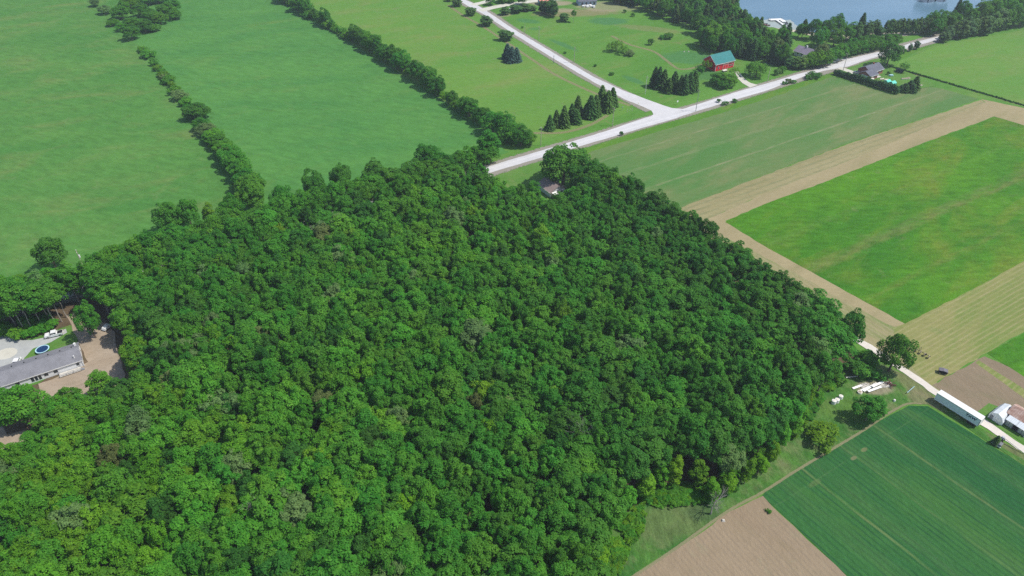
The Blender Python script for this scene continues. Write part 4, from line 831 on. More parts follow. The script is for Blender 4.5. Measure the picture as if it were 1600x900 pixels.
for q in pts:
    h = 15.5 + 1.7 * sn2(*q) + gr.normal(0, 1.15); u, v, Z = PIX((q[0], q[1], h * .7))
    if u < -60 or u > 1660 or v > 960: continue
    gb = PIX((q[0], q[1], 0))
    if math.hypot(q[0] - DEADP.x, q[1] - DEADP.y) < 4.2: continue
    if 200 < gb[0] < 262 and 540 < gb[1] < 650: h *= .72
    if 726 < gb[0] < 752 and 388 < gb[1] < 406: continue
    if 724 < gb[0] < 752 and 406 <= gb[1] < 436: h *= .62
    wd = float(np.clip(gr.normal(7.9, 1.6), 4.8, 12))
    if gr.random() < .05: wd *= 1.35; h += 1.5
    bx, by = PIX((q[0], q[1], 0))[:2]
    # species drift: fresh maples to the south-west, darker beech and basswood to the north-east
    t = .47 + .15 * sn1(*q) + .00026 * (640 - bx) + gr.normal(0, .10)
    x = gr.random()
    if x < .02: t = gr.uniform(.80, .87) if wd < 8.2 and bx < 1000 else .66
    elif x < .04: t = gr.uniform(.91, .95)
    elif x < .045: t = .99
    elif x < .10: t = .05
    t = float(np.clip(t, .02, 1.0)) if x < .10 else float(np.clip(t, .08, .78))
    key = 'wood'
    if 20 < bx < 205 and by < 530: key = 'slender'; wd *= .8
    trees.append(dict(p=q, h=float(h), w=wd, t=t, u=u, v=v, Z=Z, key=key, var=int(gr.integers(0, 7))))
trees.sort(key=lambda d: d['Z'] / d['w'])
inview = [d for d in trees if -10 < d['u'] < 1610 and -10 < d['v'] < 905]
solo = inview[:290]; ids = set(id(d) for d in solo); rest = [d for d in trees if id(d) not in ids]

def tone_word(t):
    return 'bottle-green' if t < .2 else 'dark green' if t < .38 else 'mid-green' if t < .56 else 'fresh green' if t < .79 else 'bright yellow-green' if t < .89 else 'pale silvery-green' if t < .97 else 'thin brownish'
def size_word(w): return 'broad' if w > 9.6 else 'narrow' if w < 7.6 else 'middling'
XW = [(0, 'far left'), (230, 'left'), (460, 'left of centre'), (690, 'centre'), (920, 'right of centre'), (1150, 'right')]
def xw(u):
    r = 'far left'
    for a, s in XW:
        if u >= a: r = s
    return r
def yw(v): return 'bottom edge' if v > 820 else 'lower rows' if v > 730 else 'lower middle' if v > 640 else 'middle rows' if v > 540 else 'upper rows'
buckets = {}
for d in solo: buckets.setdefault((tone_word(d['t']), size_word(d['w']), yw(d['v']), xw(d['u'])), []).append(d)
ORD = ['leftmost', 'second from left', 'third from left', 'fourth from left', 'fifth from left', 'sixth from left', 'seventh from left', 'eighth from left', 'ninth from left', 'tenth from left', 'eleventh from left', 'twelfth from left']
for (tw, sw, yw_, xw_), L in buckets.items():
    L.sort(key=lambda d: d['u'])
    for i, d in enumerate(L):
        d['label'] = '%s %s crown, wood %s, %s%s' % (sw, tw, yw_, xw_, '' if len(L) == 1 else ', ' + ORD[min(i, 11)])
first = {}
for d in solo:
    e = put_tree(d['key'], d['p'], d['h'], d['w'], d['t'], 'woodland_tree', d['label'], 'tree', 'broadleaf trees of the wood', var=d['var'])
# the rest of the wood: one object, crowns and trunks instanced on points
def scatter(name, items, label, cat, src_keys):
    """items with p,h,w,t,var,key -> one object (kind stuff) made with geometry nodes"""
    src = []
    for k in src_keys:
        for (cm, tm, Rw, H) in PROTO[k]: src.append((k, cm, tm, Rw, H))
    first_idx = {}
    for i, s in enumerate(src): first_idx.setdefault(s[0], i)
    me = bpy.data.meshes.new(name); me.from_pydata([(d['p'][0], d['p'][1], 0.05) for d in items], [], [])
    idx = [first_idx[d['key']] + d['var'] % len(PROTO[d['key']]) for d in items]
    a = me.attributes.new('pick', 'INT', 'POINT'); a.data.foreach_set('value', idx)
    a = me.attributes.new('tone', 'FLOAT', 'POINT'); a.data.foreach_set('value', [d['t'] for d in items])
    a = me.attributes.new('size', 'FLOAT_VECTOR', 'POINT')
    a.data.foreach_set('vector', [x for d, i in zip(items, idx) for x in (d['w'] / 2 / src[i][3], d['w'] / 2 / src[i][3], d['h'] / src[i][4])])
    a = me.attributes.new('turn', 'FLOAT_VECTOR', 'POINT'); a.data.foreach_set('vector', [x for d in items for x in (0, 0, rnd.uniform(0, 6.28))])
    o = link(name, me); tag(o, label, cat, None, 'stuff')
    gt = bpy.data.node_groups.new(name, 'GeometryNodeTree')
    gt.interface.new_socket('Geometry', in_out='INPUT', socket_type='NodeSocketGeometry'); gt.interface.new_socket('Geometry', in_out='OUTPUT', socket_type='NodeSocketGeometry')
    gi = gt.nodes.new('NodeGroupInput'); go = gt.nodes.new('NodeGroupOutput'); iop = gt.nodes.new('GeometryNodeInstanceOnPoints')
    jn = gt.nodes.new('GeometryNodeJoinGeometry'); L = gt.links
    for (k, cm, tm, Rw, H) in reversed(src):         # join reverses link order
        jj = gt.nodes.new('GeometryNodeJoinGeometry')
        for m_ in (cm, tm):
            so = bpy.data.objects.get('src_' + m_.name)
            ob = next((x for x in bpy.data.objects if x.data == m_ and x.users_collection), None)
            oi = gt.nodes.new('GeometryNodeObjectInfo'); oi.transform_space = 'ORIGINAL'
            oi.inputs['Object'].default_value = ob
            L.new(oi.outputs['Geometry'], jj.inputs[0])
        g2 = gt.nodes.new('GeometryNodeGeometryToInstance'); L.new(jj.outputs[0], g2.inputs[0]); L.new(g2.outputs[0], jn.inputs[0])
    def attr(nm, dt):
        x = gt.nodes.new('GeometryNodeInputNamedAttribute'); x.data_type = dt; x.inputs['Name'].default_value = nm; return x.outputs['Attribute']
    L.new(gi.outputs[0], iop.inputs['Points']); L.new(jn.outputs[0], iop.inputs['Instance']); iop.inputs['Pick Instance'].default_value = True
    L.new(attr('pick', 'INT'), iop.inputs['Instance Index'])
    er = gt.nodes.new('FunctionNodeEulerToRotation'); L.new(attr('turn', 'FLOAT_VECTOR'), er.inputs[0]); L.new(er.outputs[0], iop.inputs['Rotation'])
    L.new(attr('size', 'FLOAT_VECTOR'), iop.inputs['Scale'])
    L.new(iop.outputs[0], go.inputs[0])
    md = o.modifiers.new('trees', 'NODES'); md.node_group = gt
    return o
REST = rest

# ------------------------------------------------------------------ trees outside the wood
CN = {}
def T(key, px, py, h, wd, tone, name, label, cat='tree', group=None, **k):
    return put_tree(key, G(px, py), h, wd, tone, name, label, cat, group, **k)
ords = lambda i: {1: 'first', 2: 'second', 3: 'third'}.get(i, '%dth' % i if not (i % 10 in (1, 2, 3) and i > 20) else '%d%s' % (i, {1: 'st', 2: 'nd', 3: 'rd'}[i % 10]))
# open-grown trees along the north side of the wood, by the road
T('round', 89, 421, 14, 14.5, .2, 'field_edge_tree', 'lone round dark tree at the pasture edge left of the leaning pole')
T('round', 271, 366, 15, 14, .30, 'field_edge_tree', 'leftmost of the big round trees jutting into the west pasture')
T('round', 302, 360, 15, 11, .32, 'field_edge_tree', 'round tree joined to the big one jutting into the west pasture')
T('oval', 331, 352, 11, 6.5, .83, 'field_edge_tree', 'small yellow-green tree at the west pasture corner')
T('round', 368, 346, 13, 12, .55, 'field_edge_tree', 'leafy tree where the left hedgerow meets the wood')
T('round', 400, 330, 15, 14, .5, 'field_edge_tree', 'broad tree at the foot of the left hedgerow')
T('round', 445, 330, 13, 12, .4, 'field_edge_tree', 'mid-green tree between left hedgerow and the paired dark trees')
T('round', 494, 312, 14, 13, .33, 'field_edge_tree', 'left one of the paired dark trees on the middle pasture edge')
T('round', 536, 300, 14, 12.5, .33, 'field_edge_tree', 'right one of the paired dark trees on the middle pasture edge')
T('round', 588, 294, 14, 13, .15, 'field_edge_tree', 'dusky round tree alone on the middle pasture edge')
T('round', 672, 268, 14, 16, .38, 'field_edge_tree', 'large leafy tree above the wood beside the middle pasture')
T('round', 720, 262, 9, 11, .35, 'field_edge_tree', 'low tree between the large leafy tree and the roadside tree')
T('oval', 762, 251, 16, 12.5, .3, 'field_edge_tree', 'tall tree with visible trunk beside the end of the white road', var=0)
# the big maples by the cabin
T('round', 879, 288, 20, 27, .26, 'yard_maple', 'huge dark maple overhanging the pink-roofed cabin', var=1)
T('round', 909, 300, 16, 17, .12, 'yard_maple', 'blue-green tree tucked behind the huge maple by the cabin', var=2)
T('oval', 834, 318, 11, 8, .45, 'yard_maple', 'leafy tree hard against the left end of the cabin')
T('oval', 896, 330, 8, 8, .72, 'yard_maple', 'light green small tree below the cabin deck')
# lone trees round the lane
T('round', 1388, 580, 15.5, 12, .45, 'lane_tree', 'tall round tree standing over the gravel lane', var=0)
T('round', 1352, 656, 9, 10.5, .22, 'lane_tree', 'round dark tree with brown dead patch beside the scrap pile', var=1)
T('round', 1318, 546, 16, 11, .12, 'lane_tree', 'dark tree standing proud at the wood corner near the lane')
T('bush', 1283, 690, 5, 12, .82, 'shrub', 'large yellow-green bush on the grass below the round dark tree', 'shrub')
for (x, y, h, w_, t, l) in [(1325, 578, 5, 9, .2, 'dark shrub at the wood corner beside the white log'), (1343, 585, 4.5, 8, .3, 'low shrub between lone lane tree and the wood corner'), (1305, 595, 4, 7, .6, 'leafy shrub at the foot of the wood above the scrap pile'),
        (1352, 568, 5, 8, .35, 'shrub squeezed between the lane and the wood corner'), (1362, 588, 3.5, 8, .4, 'shrub under the left side of the lone lane tree')]:
    T('bush', x, y, h, w_, t, 'shrub', l, 'shrub')
k = 0
for (x, y) in [(1265, 655), (1250, 672), (1242, 692), (1225, 712), (1205, 735), (1190, 752), (1168, 768), (1140, 782), (1118, 792), (1098, 770), (1060, 768), (1035, 772), (1010, 790), (985, 808), (965, 830), (955, 852), (948, 878), (940, 902)]:
    k += 1
    T('oval', x - 8 + rnd.uniform(-4, 4), y - 12, rnd.uniform(7.5, 11.5), rnd.uniform(4.5, 6.5), rnd.choice([.62, .7, .78, .84]), 'edge_sapling', 'light green young tree on the wood edge by the fields, %s from its right end' % ords(k), 'tree', 'saplings edging the wood above the fields')
# left hedgerow
hl = [(150, 10, 6, 8, .93), (165, 22, 6, 9, .93), (196, 20, 8, 9, .6), (207, 62, 8, 11, .3), (232, 90, 4, 9, .5), (226, 82, 3, 6, .7), (246, 108, 2.5, 5, .82), (256, 120, 3, 6, .80), (265, 130, 4.5, 8, .55), (274, 146, 4.5, 8, .7), (284, 156, 5, 9, .95), (291, 163, 4, 7, .5), (310, 186, 8, 13, .25), (317, 203, 6, 9, .4), (325, 212, 6, 9, .96), (334, 222, 6, 10, .6), (344, 232, 6.5, 10, .5), (352, 244, 7, 10, .65), (362, 256, 8, 11, .5), (356, 250, 6, 8, .97), (372, 268, 9, 12, .45), (380, 282, 9, 11, .55), (388, 296, 9, 11, .25), (397, 310, 11, 12, .5), (391, 302, 8, 9, .95)]
for i, (x, y, h, w_, t) in enumerate(hl):
    b = h < 5.5; w_ *= 1.3; h *= 1.1
    T('bush' if b else 'round', x, y, h, w_, t, 'hedgerow_bush' if b else 'hedgerow_tree', '%s %s in the left hedgerow, %s down from the top' % (tone_word(t), 'bush' if b else 'tree', ords(i + 1)), 'shrub' if b else 'tree', 'plants of the left hedgerow')
for i in range(34):
    f = i / 33; pts_ = [(222, 78), (256, 120), (290, 165), (325, 213), (360, 255), (392, 305)]; g_ = f * 4.999; j = int(g_); q_ = g_ - j
    T('bush', pts_[j][0] + (pts_[j + 1][0] - pts_[j][0]) * q_ + rnd.uniform(-4, 4), pts_[j][1] + (pts_[j + 1][1] - pts_[j][1]) * q_ + rnd.uniform(-2, 2), rnd.uniform(2.2, 4), rnd.uniform(5, 8.5), rnd.choice([.4, .55, .7, .8, .96]), 'hedgerow_bush', 'low bush between the left hedgerow trees, %s down from the top' % ords(i + 1), 'shrub', 'low bushes of the left hedgerow')
# top left thicket
for i, (x, y, h, w_, t) in enumerate([(190, 30, 9, 12, .55), (205, 14, 9, 12, .7), (222, 26, 9, 12, .4), (240, 34, 9, 12, .5), (230, 8, 10, 13, .3), (252, 38, 8, 10, .65), (262, 24, 9, 12, .45), (272, 18, 9, 12, .35), (248, 5, 9, 12, .5), (275, 30, 6, 9, .68), (228, 50, 8, 12, .15), (243, 49, 5, 8, .5), (210, 45, 8, 12, .45), (195, 48, 6, 9, .5), (262, -2, 9, 12, .4), (200, -8, 10, 13, .5), (232, -12, 10, 13, .45), (172, -5, 8, 12, .93), (178, 40, 4, 8, .7)]):
    T('round', x, y, h, w_ * 1.35, t, 'thicket_tree', '%s tree in the top left thicket, %s of it' % (tone_word(t), ('%s planted' % ords(i + 1)) if 0 else ['left end', 'upper left', 'front middle', 'front right of middle', 'upper middle', 'front right', 'right part', 'right tip upper', 'top middle', 'right tip lower', 'lowest front', 'lowest front right', 'front left', 'lower left', 'top right', 'top left corner', 'top edge middle', 'top far left', 'bottom far left'][i]), 'tree', 'trees of the top left thicket')
# middle hedgerow
path = [(438, -2), (480, 24), (530, 52), (562, 68), (600, 92), (640, 117), (690, 150), (735, 182), (752, 196)]
pw = smooth_path([G(*q) for q in path], 4.2); k = 0
for i, p in enumerate(pw):
    f = i / len(pw); bushy = (.33 < f < .42) or rnd.random() < .18
    h = rnd.uniform(7.5, 12.5) if not bushy else rnd.uniform(4, 6); t = rnd.choice([.15, .25, .3, .38, .45, .5, .6, .2]) if not bushy else rnd.choice([.5, .7, .8])
    if rnd.random() < .06: t = .95
    k += 1; q = p + Vector((rnd.uniform(-1.6, 1.6), rnd.uniform(-1.6, 1.6), 0))
    key = 'bush' if bushy else rnd.choice(['round', 'round', 'oval', 'round'])
    put_tree(key, q, h, (h * rnd.uniform(.95, 1.25) if key != 'oval' else h * .7) if not bushy else rnd.uniform(6, 9), t, 'hedgerow_bush' if bushy else 'hedgerow_tree', '%s %s in the middle hedgerow, %s from its top end' % (tone_word(t), 'bush' if bushy else 'tree', ords(k)), 'shrub' if bushy else 'tree', 'plants of the middle hedgerow')
    if rnd.random() < .55:
        k += 1; q = p + Vector((rnd.uniform(-3, 3), rnd.uniform(-3, 3), 0))
        put_tree('bush', q, rnd.uniform(3, 5), rnd.uniform(5, 8), .5, 'hedgerow_bush', 'low bush under the middle hedgerow, %s from its top end' % ords(k), 'shrub', 'plants of the middle hedgerow')
for i, (x, y, h, w_, t, l) in enumerate([(770, 208, 12, 12, .42, 'leftmost'), (786, 212, 13, 12, .35, 'second'), (800, 222, 11, 12, .5, 'third'), (814, 228, 10, 11, .3, 'fourth'), (825, 226, 7, 9, .55, 'rightmost'), (792, 222, 8, 10, .25, 'lowest')]):
    T('round', x, y, h, w_ * 1.2, t, 'roadside_clump_tree', '%s tree of the clump at the road end of the middle hedgerow' % l, 'tree', 'clump at the end of the middle hedgerow')
# conifers
for i, (x, y, h, w_) in enumerate([(859, 203, 8.5, 5), (869, 198, 9.5, 5), (881, 198, 12, 6), (893, 189, 10, 5), (900, 193, 8, 5.5), (902, 182, 12, 6), (915, 184, 8, 5), (922, 184, 13, 7), (930, 181, 12, 6.5), (939, 171, 14, 7), (949, 174, 12, 6.5), (956, 166, 11, 6)]):
    T('spruce', x, y, h, w_, [.45, .55, .62, .4][i % 4], 'spruce_tree', 'dark spruce in the row below the concession road, %s from its left end' % ords(i + 1), 'conifer', 'spruces below the concession road')
for i, (x, y, h, w_) in enumerate([(1022, 135, 12, 6), (1028, 138, 13, 6), (1036, 139, 12, 6), (1044, 145, 9, 5), (1052, 142, 12, 6), (1062, 146, 11, 5.5), (1068, 147, 12, 5.5), (1076, 144, 12, 6), (1083, 142, 12.5, 6)]):
    T('spruce', x, y, h, w_, [.35, .3, .45, .65, .4, .5, .3, .4, .5][i], 'spruce_tree', 'dark spruce in the group by the road junction, %s from its left end' % ords(i + 1), 'conifer', 'spruces by the road junction')
for i, (x, y, h) in enumerate([(793, 92, 10), (800, 97, 10), (807, 96, 9), (796, 97, 8)]):
    T('spruce', x, y, h, 6.5, 1.0, 'blue_spruce_tree', 'blue spruce in the clump alone in the meadow, %s' % ['upper left one', 'lower middle one', 'right one', 'lowest left one'][i], 'conifer', 'blue spruces in the meadow')
for i, (x, y, h, w_, l) in enumerate([(714, 10, 6.5, 9, 'highest in the photo of the row'), (736, 24, 6.5, 9, 'below the highest'), (760, 40, 7, 10, 'above the lowest'), (791, 63, 7.5, 10.5, 'lowest of the row'), (702, 2, 5, 7, 'cut by the photo top')]):
    T('cedar', x, y, h, w_, .45, 'roadside_cedar', 'wide dark cedar left of the concession road, %s' % l, 'conifer', 'cedars along the concession road')
for i, (x, y, h, w_, key, l) in enumerate([(767, 8, 7, 10, 'round', 'left of the two site driveways'), (785, 4, 6, 12, 'round', 'between the driveways beside the road'), (800, 4, 6, 10, 'round', 'middle of the driveway island'), (816, 7, 8, 9, 'round', 'right end of the driveway island'), (789, 23, 6, 8, 'cedar', 'below the parked white cars'), (806, 20, 6, 10, 'cedar', 'right of the parked white cars'), (821, 17, 5.5, 9, 'cedar', 'between the cars and the cedar clump'), (833, 16, 3.5, 7, 'cedar', 'low one left of the cedar clump')]):
    T(key, x, y, h, w_, .45 if key == 'cedar' else .35, 'site_tree', 'green bushy tree %s' % l, 'tree', 'trees round the building site driveway')
for i, (x, y, h) in enumerate([(847, 20, 9), (853, 22, 10), (859, 24, 11), (866, 27, 12), (862, 20, 11)]):
    T('cedar', x, y, h, 7, .4, 'cedar_tree', 'tall cedar in the clump below the building site, %s' % ['leftmost', 'second from left', 'third from left', 'rightmost', 'hindmost'][i], 'conifer', 'cedars below the building site')
T('cedar', 881, 33, 6.5, 8.5, .5, 'cedar_tree', 'single round cedar right of the cedar clump', 'conifer')
T('slender', 896, 35, 9, 4, .5, 'young_poplar', 'thin young tree right of the single cedar', 'tree')
# meadow bushes
for (x, y, h, w_, t, key, l) in [(955, 80, 5.5, 9, .8, 'loose', 'left part of the twiggy yellow-green willow clump in the meadow'), (964, 80, 7, 11, .84, 'loose', 'tallest part of the twiggy willow clump in the meadow'), (974, 84, 5, 10, .8, 'loose', 'right part of the twiggy willow clump in the meadow'), (983, 87, 3.5, 8, .96, 'bush', 'low brownish bush at the right end of the willow clump'),
        (1017, 70, 4.5, 5.5, .1, 'bush', 'small dark bush beside the worn path'), (1043, 60, 3.5, 9, .3, 'bush', 'low dark bush in the upper meadow'), (1035, 61, 2.5, 6, .3, 'bush', 'small low bush left of the upper meadow bush'), (989, 26, 3, 4, .2, 'bush', 'tiny dark bush at the meadow top, right one'), (976, 20, 2.5, 3, .2, 'bush', 'tiny dark bush at the meadow top, left one'),
        (883, 84, 1.5, 2.5, .1, 'bush', 'tiny dark bush near the concession road'), (930, 104, 1.6, 2.5, .1, 'bush', 'tiny dark bush left of the junction spruces'), (956, 117, 1.6, 4, .1, 'bush', 'tiny dark bush nearest the junction spruces'), (816, 44, 1.5, 2, .1, 'bush', 'tiny dark bush right of the concession road top'),
        (1123, 160, 2.2, 3, .2, 'bush', 'small bush on the verge at the crossing field corner'), (1132, 164, 2.2, 5, .25, 'bush', 'wider small bush on the verge of the cross road'), (1148, 160, 2, 4, .25, 'bush', 'right one of the small verge bushes'), (971, 212, 2.5, 2.5, .15, 'bush', 'tiny dark shrub on the near verge of the cross road')]:
    T(key, x, y, h, w_, t, 'meadow_bush', l, 'shrub')
# round the barn
for (x, y, h, w_, t, key, l) in [(1103, 110, 6, 9, .8, 'loose', 'thin brown-green tree at the left gable of the red barn'), (1095, 112, 4, 8, .4, 'bush', 'bush left of the red barn'), (1122, 132, 7, 14, .6, 'round', 'left part of the broad orchard trees in front of the red barn'), (1136, 134, 7, 14, .7, 'round', 'broad bright orchard tree in front of the red barn'), (1128, 138, 5, 10, .45, 'round', 'lowest orchard tree in front of the barn'), (1146, 120, 5.5, 8, .78, 'loose', 'light orchard tree at the barn right corner'),
        (1180, 120, 9, 15, .72, 'loose', 'spreading light green tree right of the barn driveway'), (1187, 122, 7, 11, .65, 'loose', 'loose light tree beside the spreading one'), (1172, 118, 7, 10, .68, 'loose', 'left side light tree of the pair right of the barn'), (1213, 117, 4, 5, .9, 'bush', 'small grey-green bush by the cross road'), (1222, 113, 4, 6, .6, 'bush', 'roadside bush left of the dark hedge'), (1086, 118, 2.5, 9, .2, 'bush', 'low dark shrub between the spruces and the barn')]:
    T(key, x, y, h, w_, t, 'barn_yard_tree' if key != 'bush' else 'barn_yard_bush', l, 'tree' if key != 'bush' else 'shrub')
# far wood between meadow and lake
gf = np.random.default_rng(21)
FAR = [tuple(G(*q)[:2]) for q in [(958, 6), (1028, 27), (1078, 42), (1090, 72), (1112, 85), (1150, 92), (1200, 98), (1230, 106), (1290, 102), (1290, 96), (1258, 92), (1240, 84), (1232, 72), (1210, 70), (1195, 69), (1186, 57), (1170, 46), (1150, 30), (1132, 12), (1120, -4), (1020, -60), (880, -60), (930, -8)]]
k = 0; fx = [p[0] for p in FAR]; fy = [p[1] for p in FAR]; far_items = []
for y in np.arange(min(fy), max(fy), 6.6):
    for x in np.arange(min(fx), max(fx), 7.6):
        q = (x + gf.uniform(-2.6, 2.6), y + gf.uniform(-2.6, 2.6))
        if not inside(q, FAR): continue
        u, v, Z = PIX((q[0], q[1], 10))
        if v < -25: continue
        ub, vb = PIX((q[0], q[1], 0))[:2]
        if 1228 < ub < 1268 and vb > 58: continue
        con = gf.random() < .42; t = float(gf.choice([.1, .25, .35, .45, .55, .97])) if not con else float(gf.uniform(0, .6))
        h = float(gf.uniform(10, 15)); far_items.append((q, h, con, t, u, v))
far_items.sort(key=lambda a: (a[4]))
for (q, h, con, t, u, v) in far_items:
    k += 1
    put_tree('spruce' if con else 'round', q, h if not con else h * 1.05, h * (.5 if con else .85), t, 'lakeside_tree', '%s %s in the far wood before the lake, %s counting from its left' % ('dark' if con and t < .4 else 'green' if con else tone_word(t), 'conifer' if con else 'broadleaf', ords(k)), 'conifer' if con else 'tree', 'trees of the far wood by the lake')
for (x, y, h, w_, t, l) in [(1112, 75, 16, 19, .70, 'big bright green round tree in front of the far wood'), (1127, 72, 14, 15, .6, 'bright round tree right of the big bright one'), (1104, 74, 10, 12, .62, 'smaller bright tree left of the big bright one'), (1140, 86, 10, 11, .74, 'bright green tree just above the barn roof')]:
    T('round', x, y, h, w_, t, 'far_wood_tree', l)
# lakeshore and roadside belt on the right
belt = []
for (x, y, h, w_, t, key) in [(1268, 62, 14, 12, .35, 'round'), (1282, 72, 12, 11, .5, 'round'), (1252, 60, 10, 9, .4, 'round'), (1247, 58, 9, 7, .6, 'round'), (1255, 50, 9, 6, .4, 'spruce'), (1290, 60, 13, 12, .3, 'round'), (1304, 56, 15, 14, .4, 'round'), (1302, 72, 12, 13, .62, 'round'), (1318, 66, 12, 12, .35, 'round'), (1328, 62, 12, 9, .5, 'oval'), (1342, 54, 15, 7, .4, 'spruce'), (1336, 64, 12, 8, .45, 'cedar'), (1350, 58, 11, 8, .4, 'cedar'), (1357, 57, 11, 7, .45, 'cedar'), (1366, 56, 11, 7, .4, 'cedar'), (1372, 58, 8, 7, .45, 'cedar'),
        (1272, 84, 5, 3, 1, 'spruce'), (1292, 84, 6, 3.5, 1, 'spruce'), (1275, 76, 11, 10, .2, 'round')]: belt.append((x, y, h, w_, t, key))
for i in range(15): belt.append((1382 + i * 4.6, 55 - .1 * i, 10.5 + (i % 3) * .6, 5.5, .42 + .1 * (i % 3), 'cedar'))
for (x, y, h, w_, t, key) in [(1452, 48, 14, 12, .5, 'round'), (1462, 52, 15, 13, .55, 'round'), (1474, 50, 14, 13, .4, 'round'), (1484, 46, 13, 12, .5, 'round'), (1458, 56, 12, 11, .25, 'round'),
        (1473, 66, 7, 8, .75, 'cedar'), (1480, 62, 10, 8, .8, 'cedar'), (1488, 60, 12, 9, .7, 'cedar'), (1498, 60, 13, 10, .75, 'cedar'), (1508, 58, 13, 10, .8, 'cedar'), (1518, 56, 13, 9, .7, 'cedar'), (1528, 55, 13, 10, .6, 'cedar'), (1538, 54, 14, 10, .7, 'cedar'), (1548, 50, 14, 10, .6, 'cedar'), (1558, 47, 15, 11, .75, 'cedar'), (1568, 46, 14, 12, .5, 'round'), (1580, 44, 15, 12, .6, 'round'), (1592, 42, 15, 12, .4, 'round'), (1604, 41, 15, 12, .5, 'round'), (1616, 38, 15, 12, .4, 'round'),
        (1530, 34, 15, 14, .7, 'round'), (1545, 28, 15, 14, .55, 'round'), (1560, 24, 16, 14, .5, 'round'), (1575, 20, 16, 14, .35, 'round'), (1590, 24, 16, 14, .65, 'round'), (1604, 16, 16, 14, .5, 'round'), (1570, 8, 16, 14, .4, 'round'), (1590, 4, 16, 14, .5, 'round'), (1553, 38, 14, 12, .5, 'round'), (1575, 34, 15, 12, .62, 'round'), (1596, 32, 15, 12, .45, 'round'), (1512, 40, 12, 12, .6, 'round'), (1606, 2, 16, 14, .4, 'round'), (1560, -6, 14, 14, .5, 'round'),
        (1490, 32, 16, 6, .25, 'spruce'), (1498, 34, 15, 11, .1, 'round'), (1505, 32, 12, 9, .1, 'round'), (1450, 2, 10, 12, .15, 'round'), (1462, 0, 11, 14, .3, 'round'), (1475, 1, 10, 11, .15, 'round'), (1440, -3, 10, 10, .1, 'round'),
        (1421, 80, 5, 3.5, .2, 'cedar'), (1431, 77, 6, 4, .2, 'cedar'), (1412, 83, 3, 4, .4, 'bush')]: belt.append((x, y, h, w_, t, key))
k = 0
for (x, y, h, w_, t, key) in sorted(belt):
    k += 1; con = key in ('spruce', 'cedar')
    T(key, x, y, h, w_, t, 'lakeshore_conifer' if con else 'lakeshore_tree', '%s %s between cross road and lake, %s from left' % ('slim' if w_ < 7 else 'full', 'conifer' if con else tone_word(t) + ' tree', ords(k)), 'conifer' if con else 'tree', 'trees between cross road and lake')
# dense roadside hedge trees left of the brick house
k = 0
for (x, y, h, w_, t, key) in [(1232, 106, 7, 9, .25, 'cedar'), (1240, 107, 7, 9, .6, 'cedar'), (1250, 107, 8, 10, .6, 'cedar'), (1261, 106, 9, 11, .7, 'round'), (1272, 105, 10, 13, .74, 'round'), (1284, 104, 10, 13, .7, 'round'), (1293, 100, 8, 10, .6, 'round'), (1302, 96, 9, 12, .45, 'round'), (1313, 91, 9, 12, .5, 'round'), (1322, 89, 9, 12, .4, 'round'), (1332, 85, 8, 11, .5, 'round'), (1342, 83, 8, 11, .4, 'round'), (1352, 81, 8, 11, .5, 'round'), (1361, 79, 8, 11, .45, 'round'), (1371, 76, 8, 11, .4, 'round'), (1382, 74, 9, 12, .4, 'round'), (1392, 72, 8, 12, .45, 'round'), (1398, 70, 7, 9, .4, 'round'), (1330, 78, 8, 10, .5, 'round'), (1345, 75, 8, 10, .4, 'round'), (1360, 72, 8, 10, .5, 'round'), (1212, 100, 11, 6, .1, 'spruce'), (1205, 98, 12, 6, .2, 'spruce'), (1220, 102, 11, 6, .1, 'spruce')]:
    k += 1
    T(key, x, y, h, w_, t, 'roadside_tree', '%s tree in the bank above the cross road, %s from its left end' % (tone_word(t), ords(k)), 'tree', 'trees on the bank above the cross road')
T('round', 1385, 103, 15, 17, .12, 'yard_tree', 'great dark tree behind the brick house', var=2)
T('loose', 1411, 113, 6, 8, .6, 'yard_tree', 'small light green tree on the fence line by the brick house')
for i in range(26):
    f = i / 25; x = 1305 + (1400 - 1305) * f; y = 117 + (147 - 117) * f
    T('cedar', x, y, 3.2 + 1.8 * min(1, f * 2.5) + rnd.uniform(-.5, .5), 3.6, .15, 'hedge_cedar', 'dark cedar in the hedge below the brick house, %s from the left' % ords(i + 1), 'conifer', 'cedars of the hedge below the brick house')
for i, (x, y, h, w_) in enumerate([(1412, 143, 5, 6), (1420, 141, 6, 6), (1428, 139, 8, 6), (1407, 143, 4, 5), (1424, 144, 5, 5)]):
    T('spruce', x, y, h, w_, .6 if i == 2 else .2, 'garden_conifer', 'conifer in the garden clump right of the green tarps, %s' % ['second from left', 'middle', 'tallest at right', 'leftmost', 'lowest'][i], 'conifer', 'garden conifers by the green tarps')
for (x, y, h, w_, t, l) in [(1270, 122, 4, 9, .25, 'shrub mass drooping over the near edge of the cross road'), (1263, 124, 3, 7, .2, 'left shrub of the dark mass on the near road edge'), (1277, 121, 3, 7, .3, 'right shrub of the dark mass on the near road edge'), (1232, 130, 3, 5, .96, 'small greyish bush on the near road edge'), (1226, 132, 2, 4, .2, 'tiny bush left of the greyish bush on the road edge'), (1240, 130, 2, 4, .5, 'tiny bush right of the greyish road edge bush'), (1388, 117, 2.4, 3, .1, 'round dark bush at the brick house corner')]:
    T('bush', x, y, h, w_, t, 'roadside_bush', l, 'shrub')
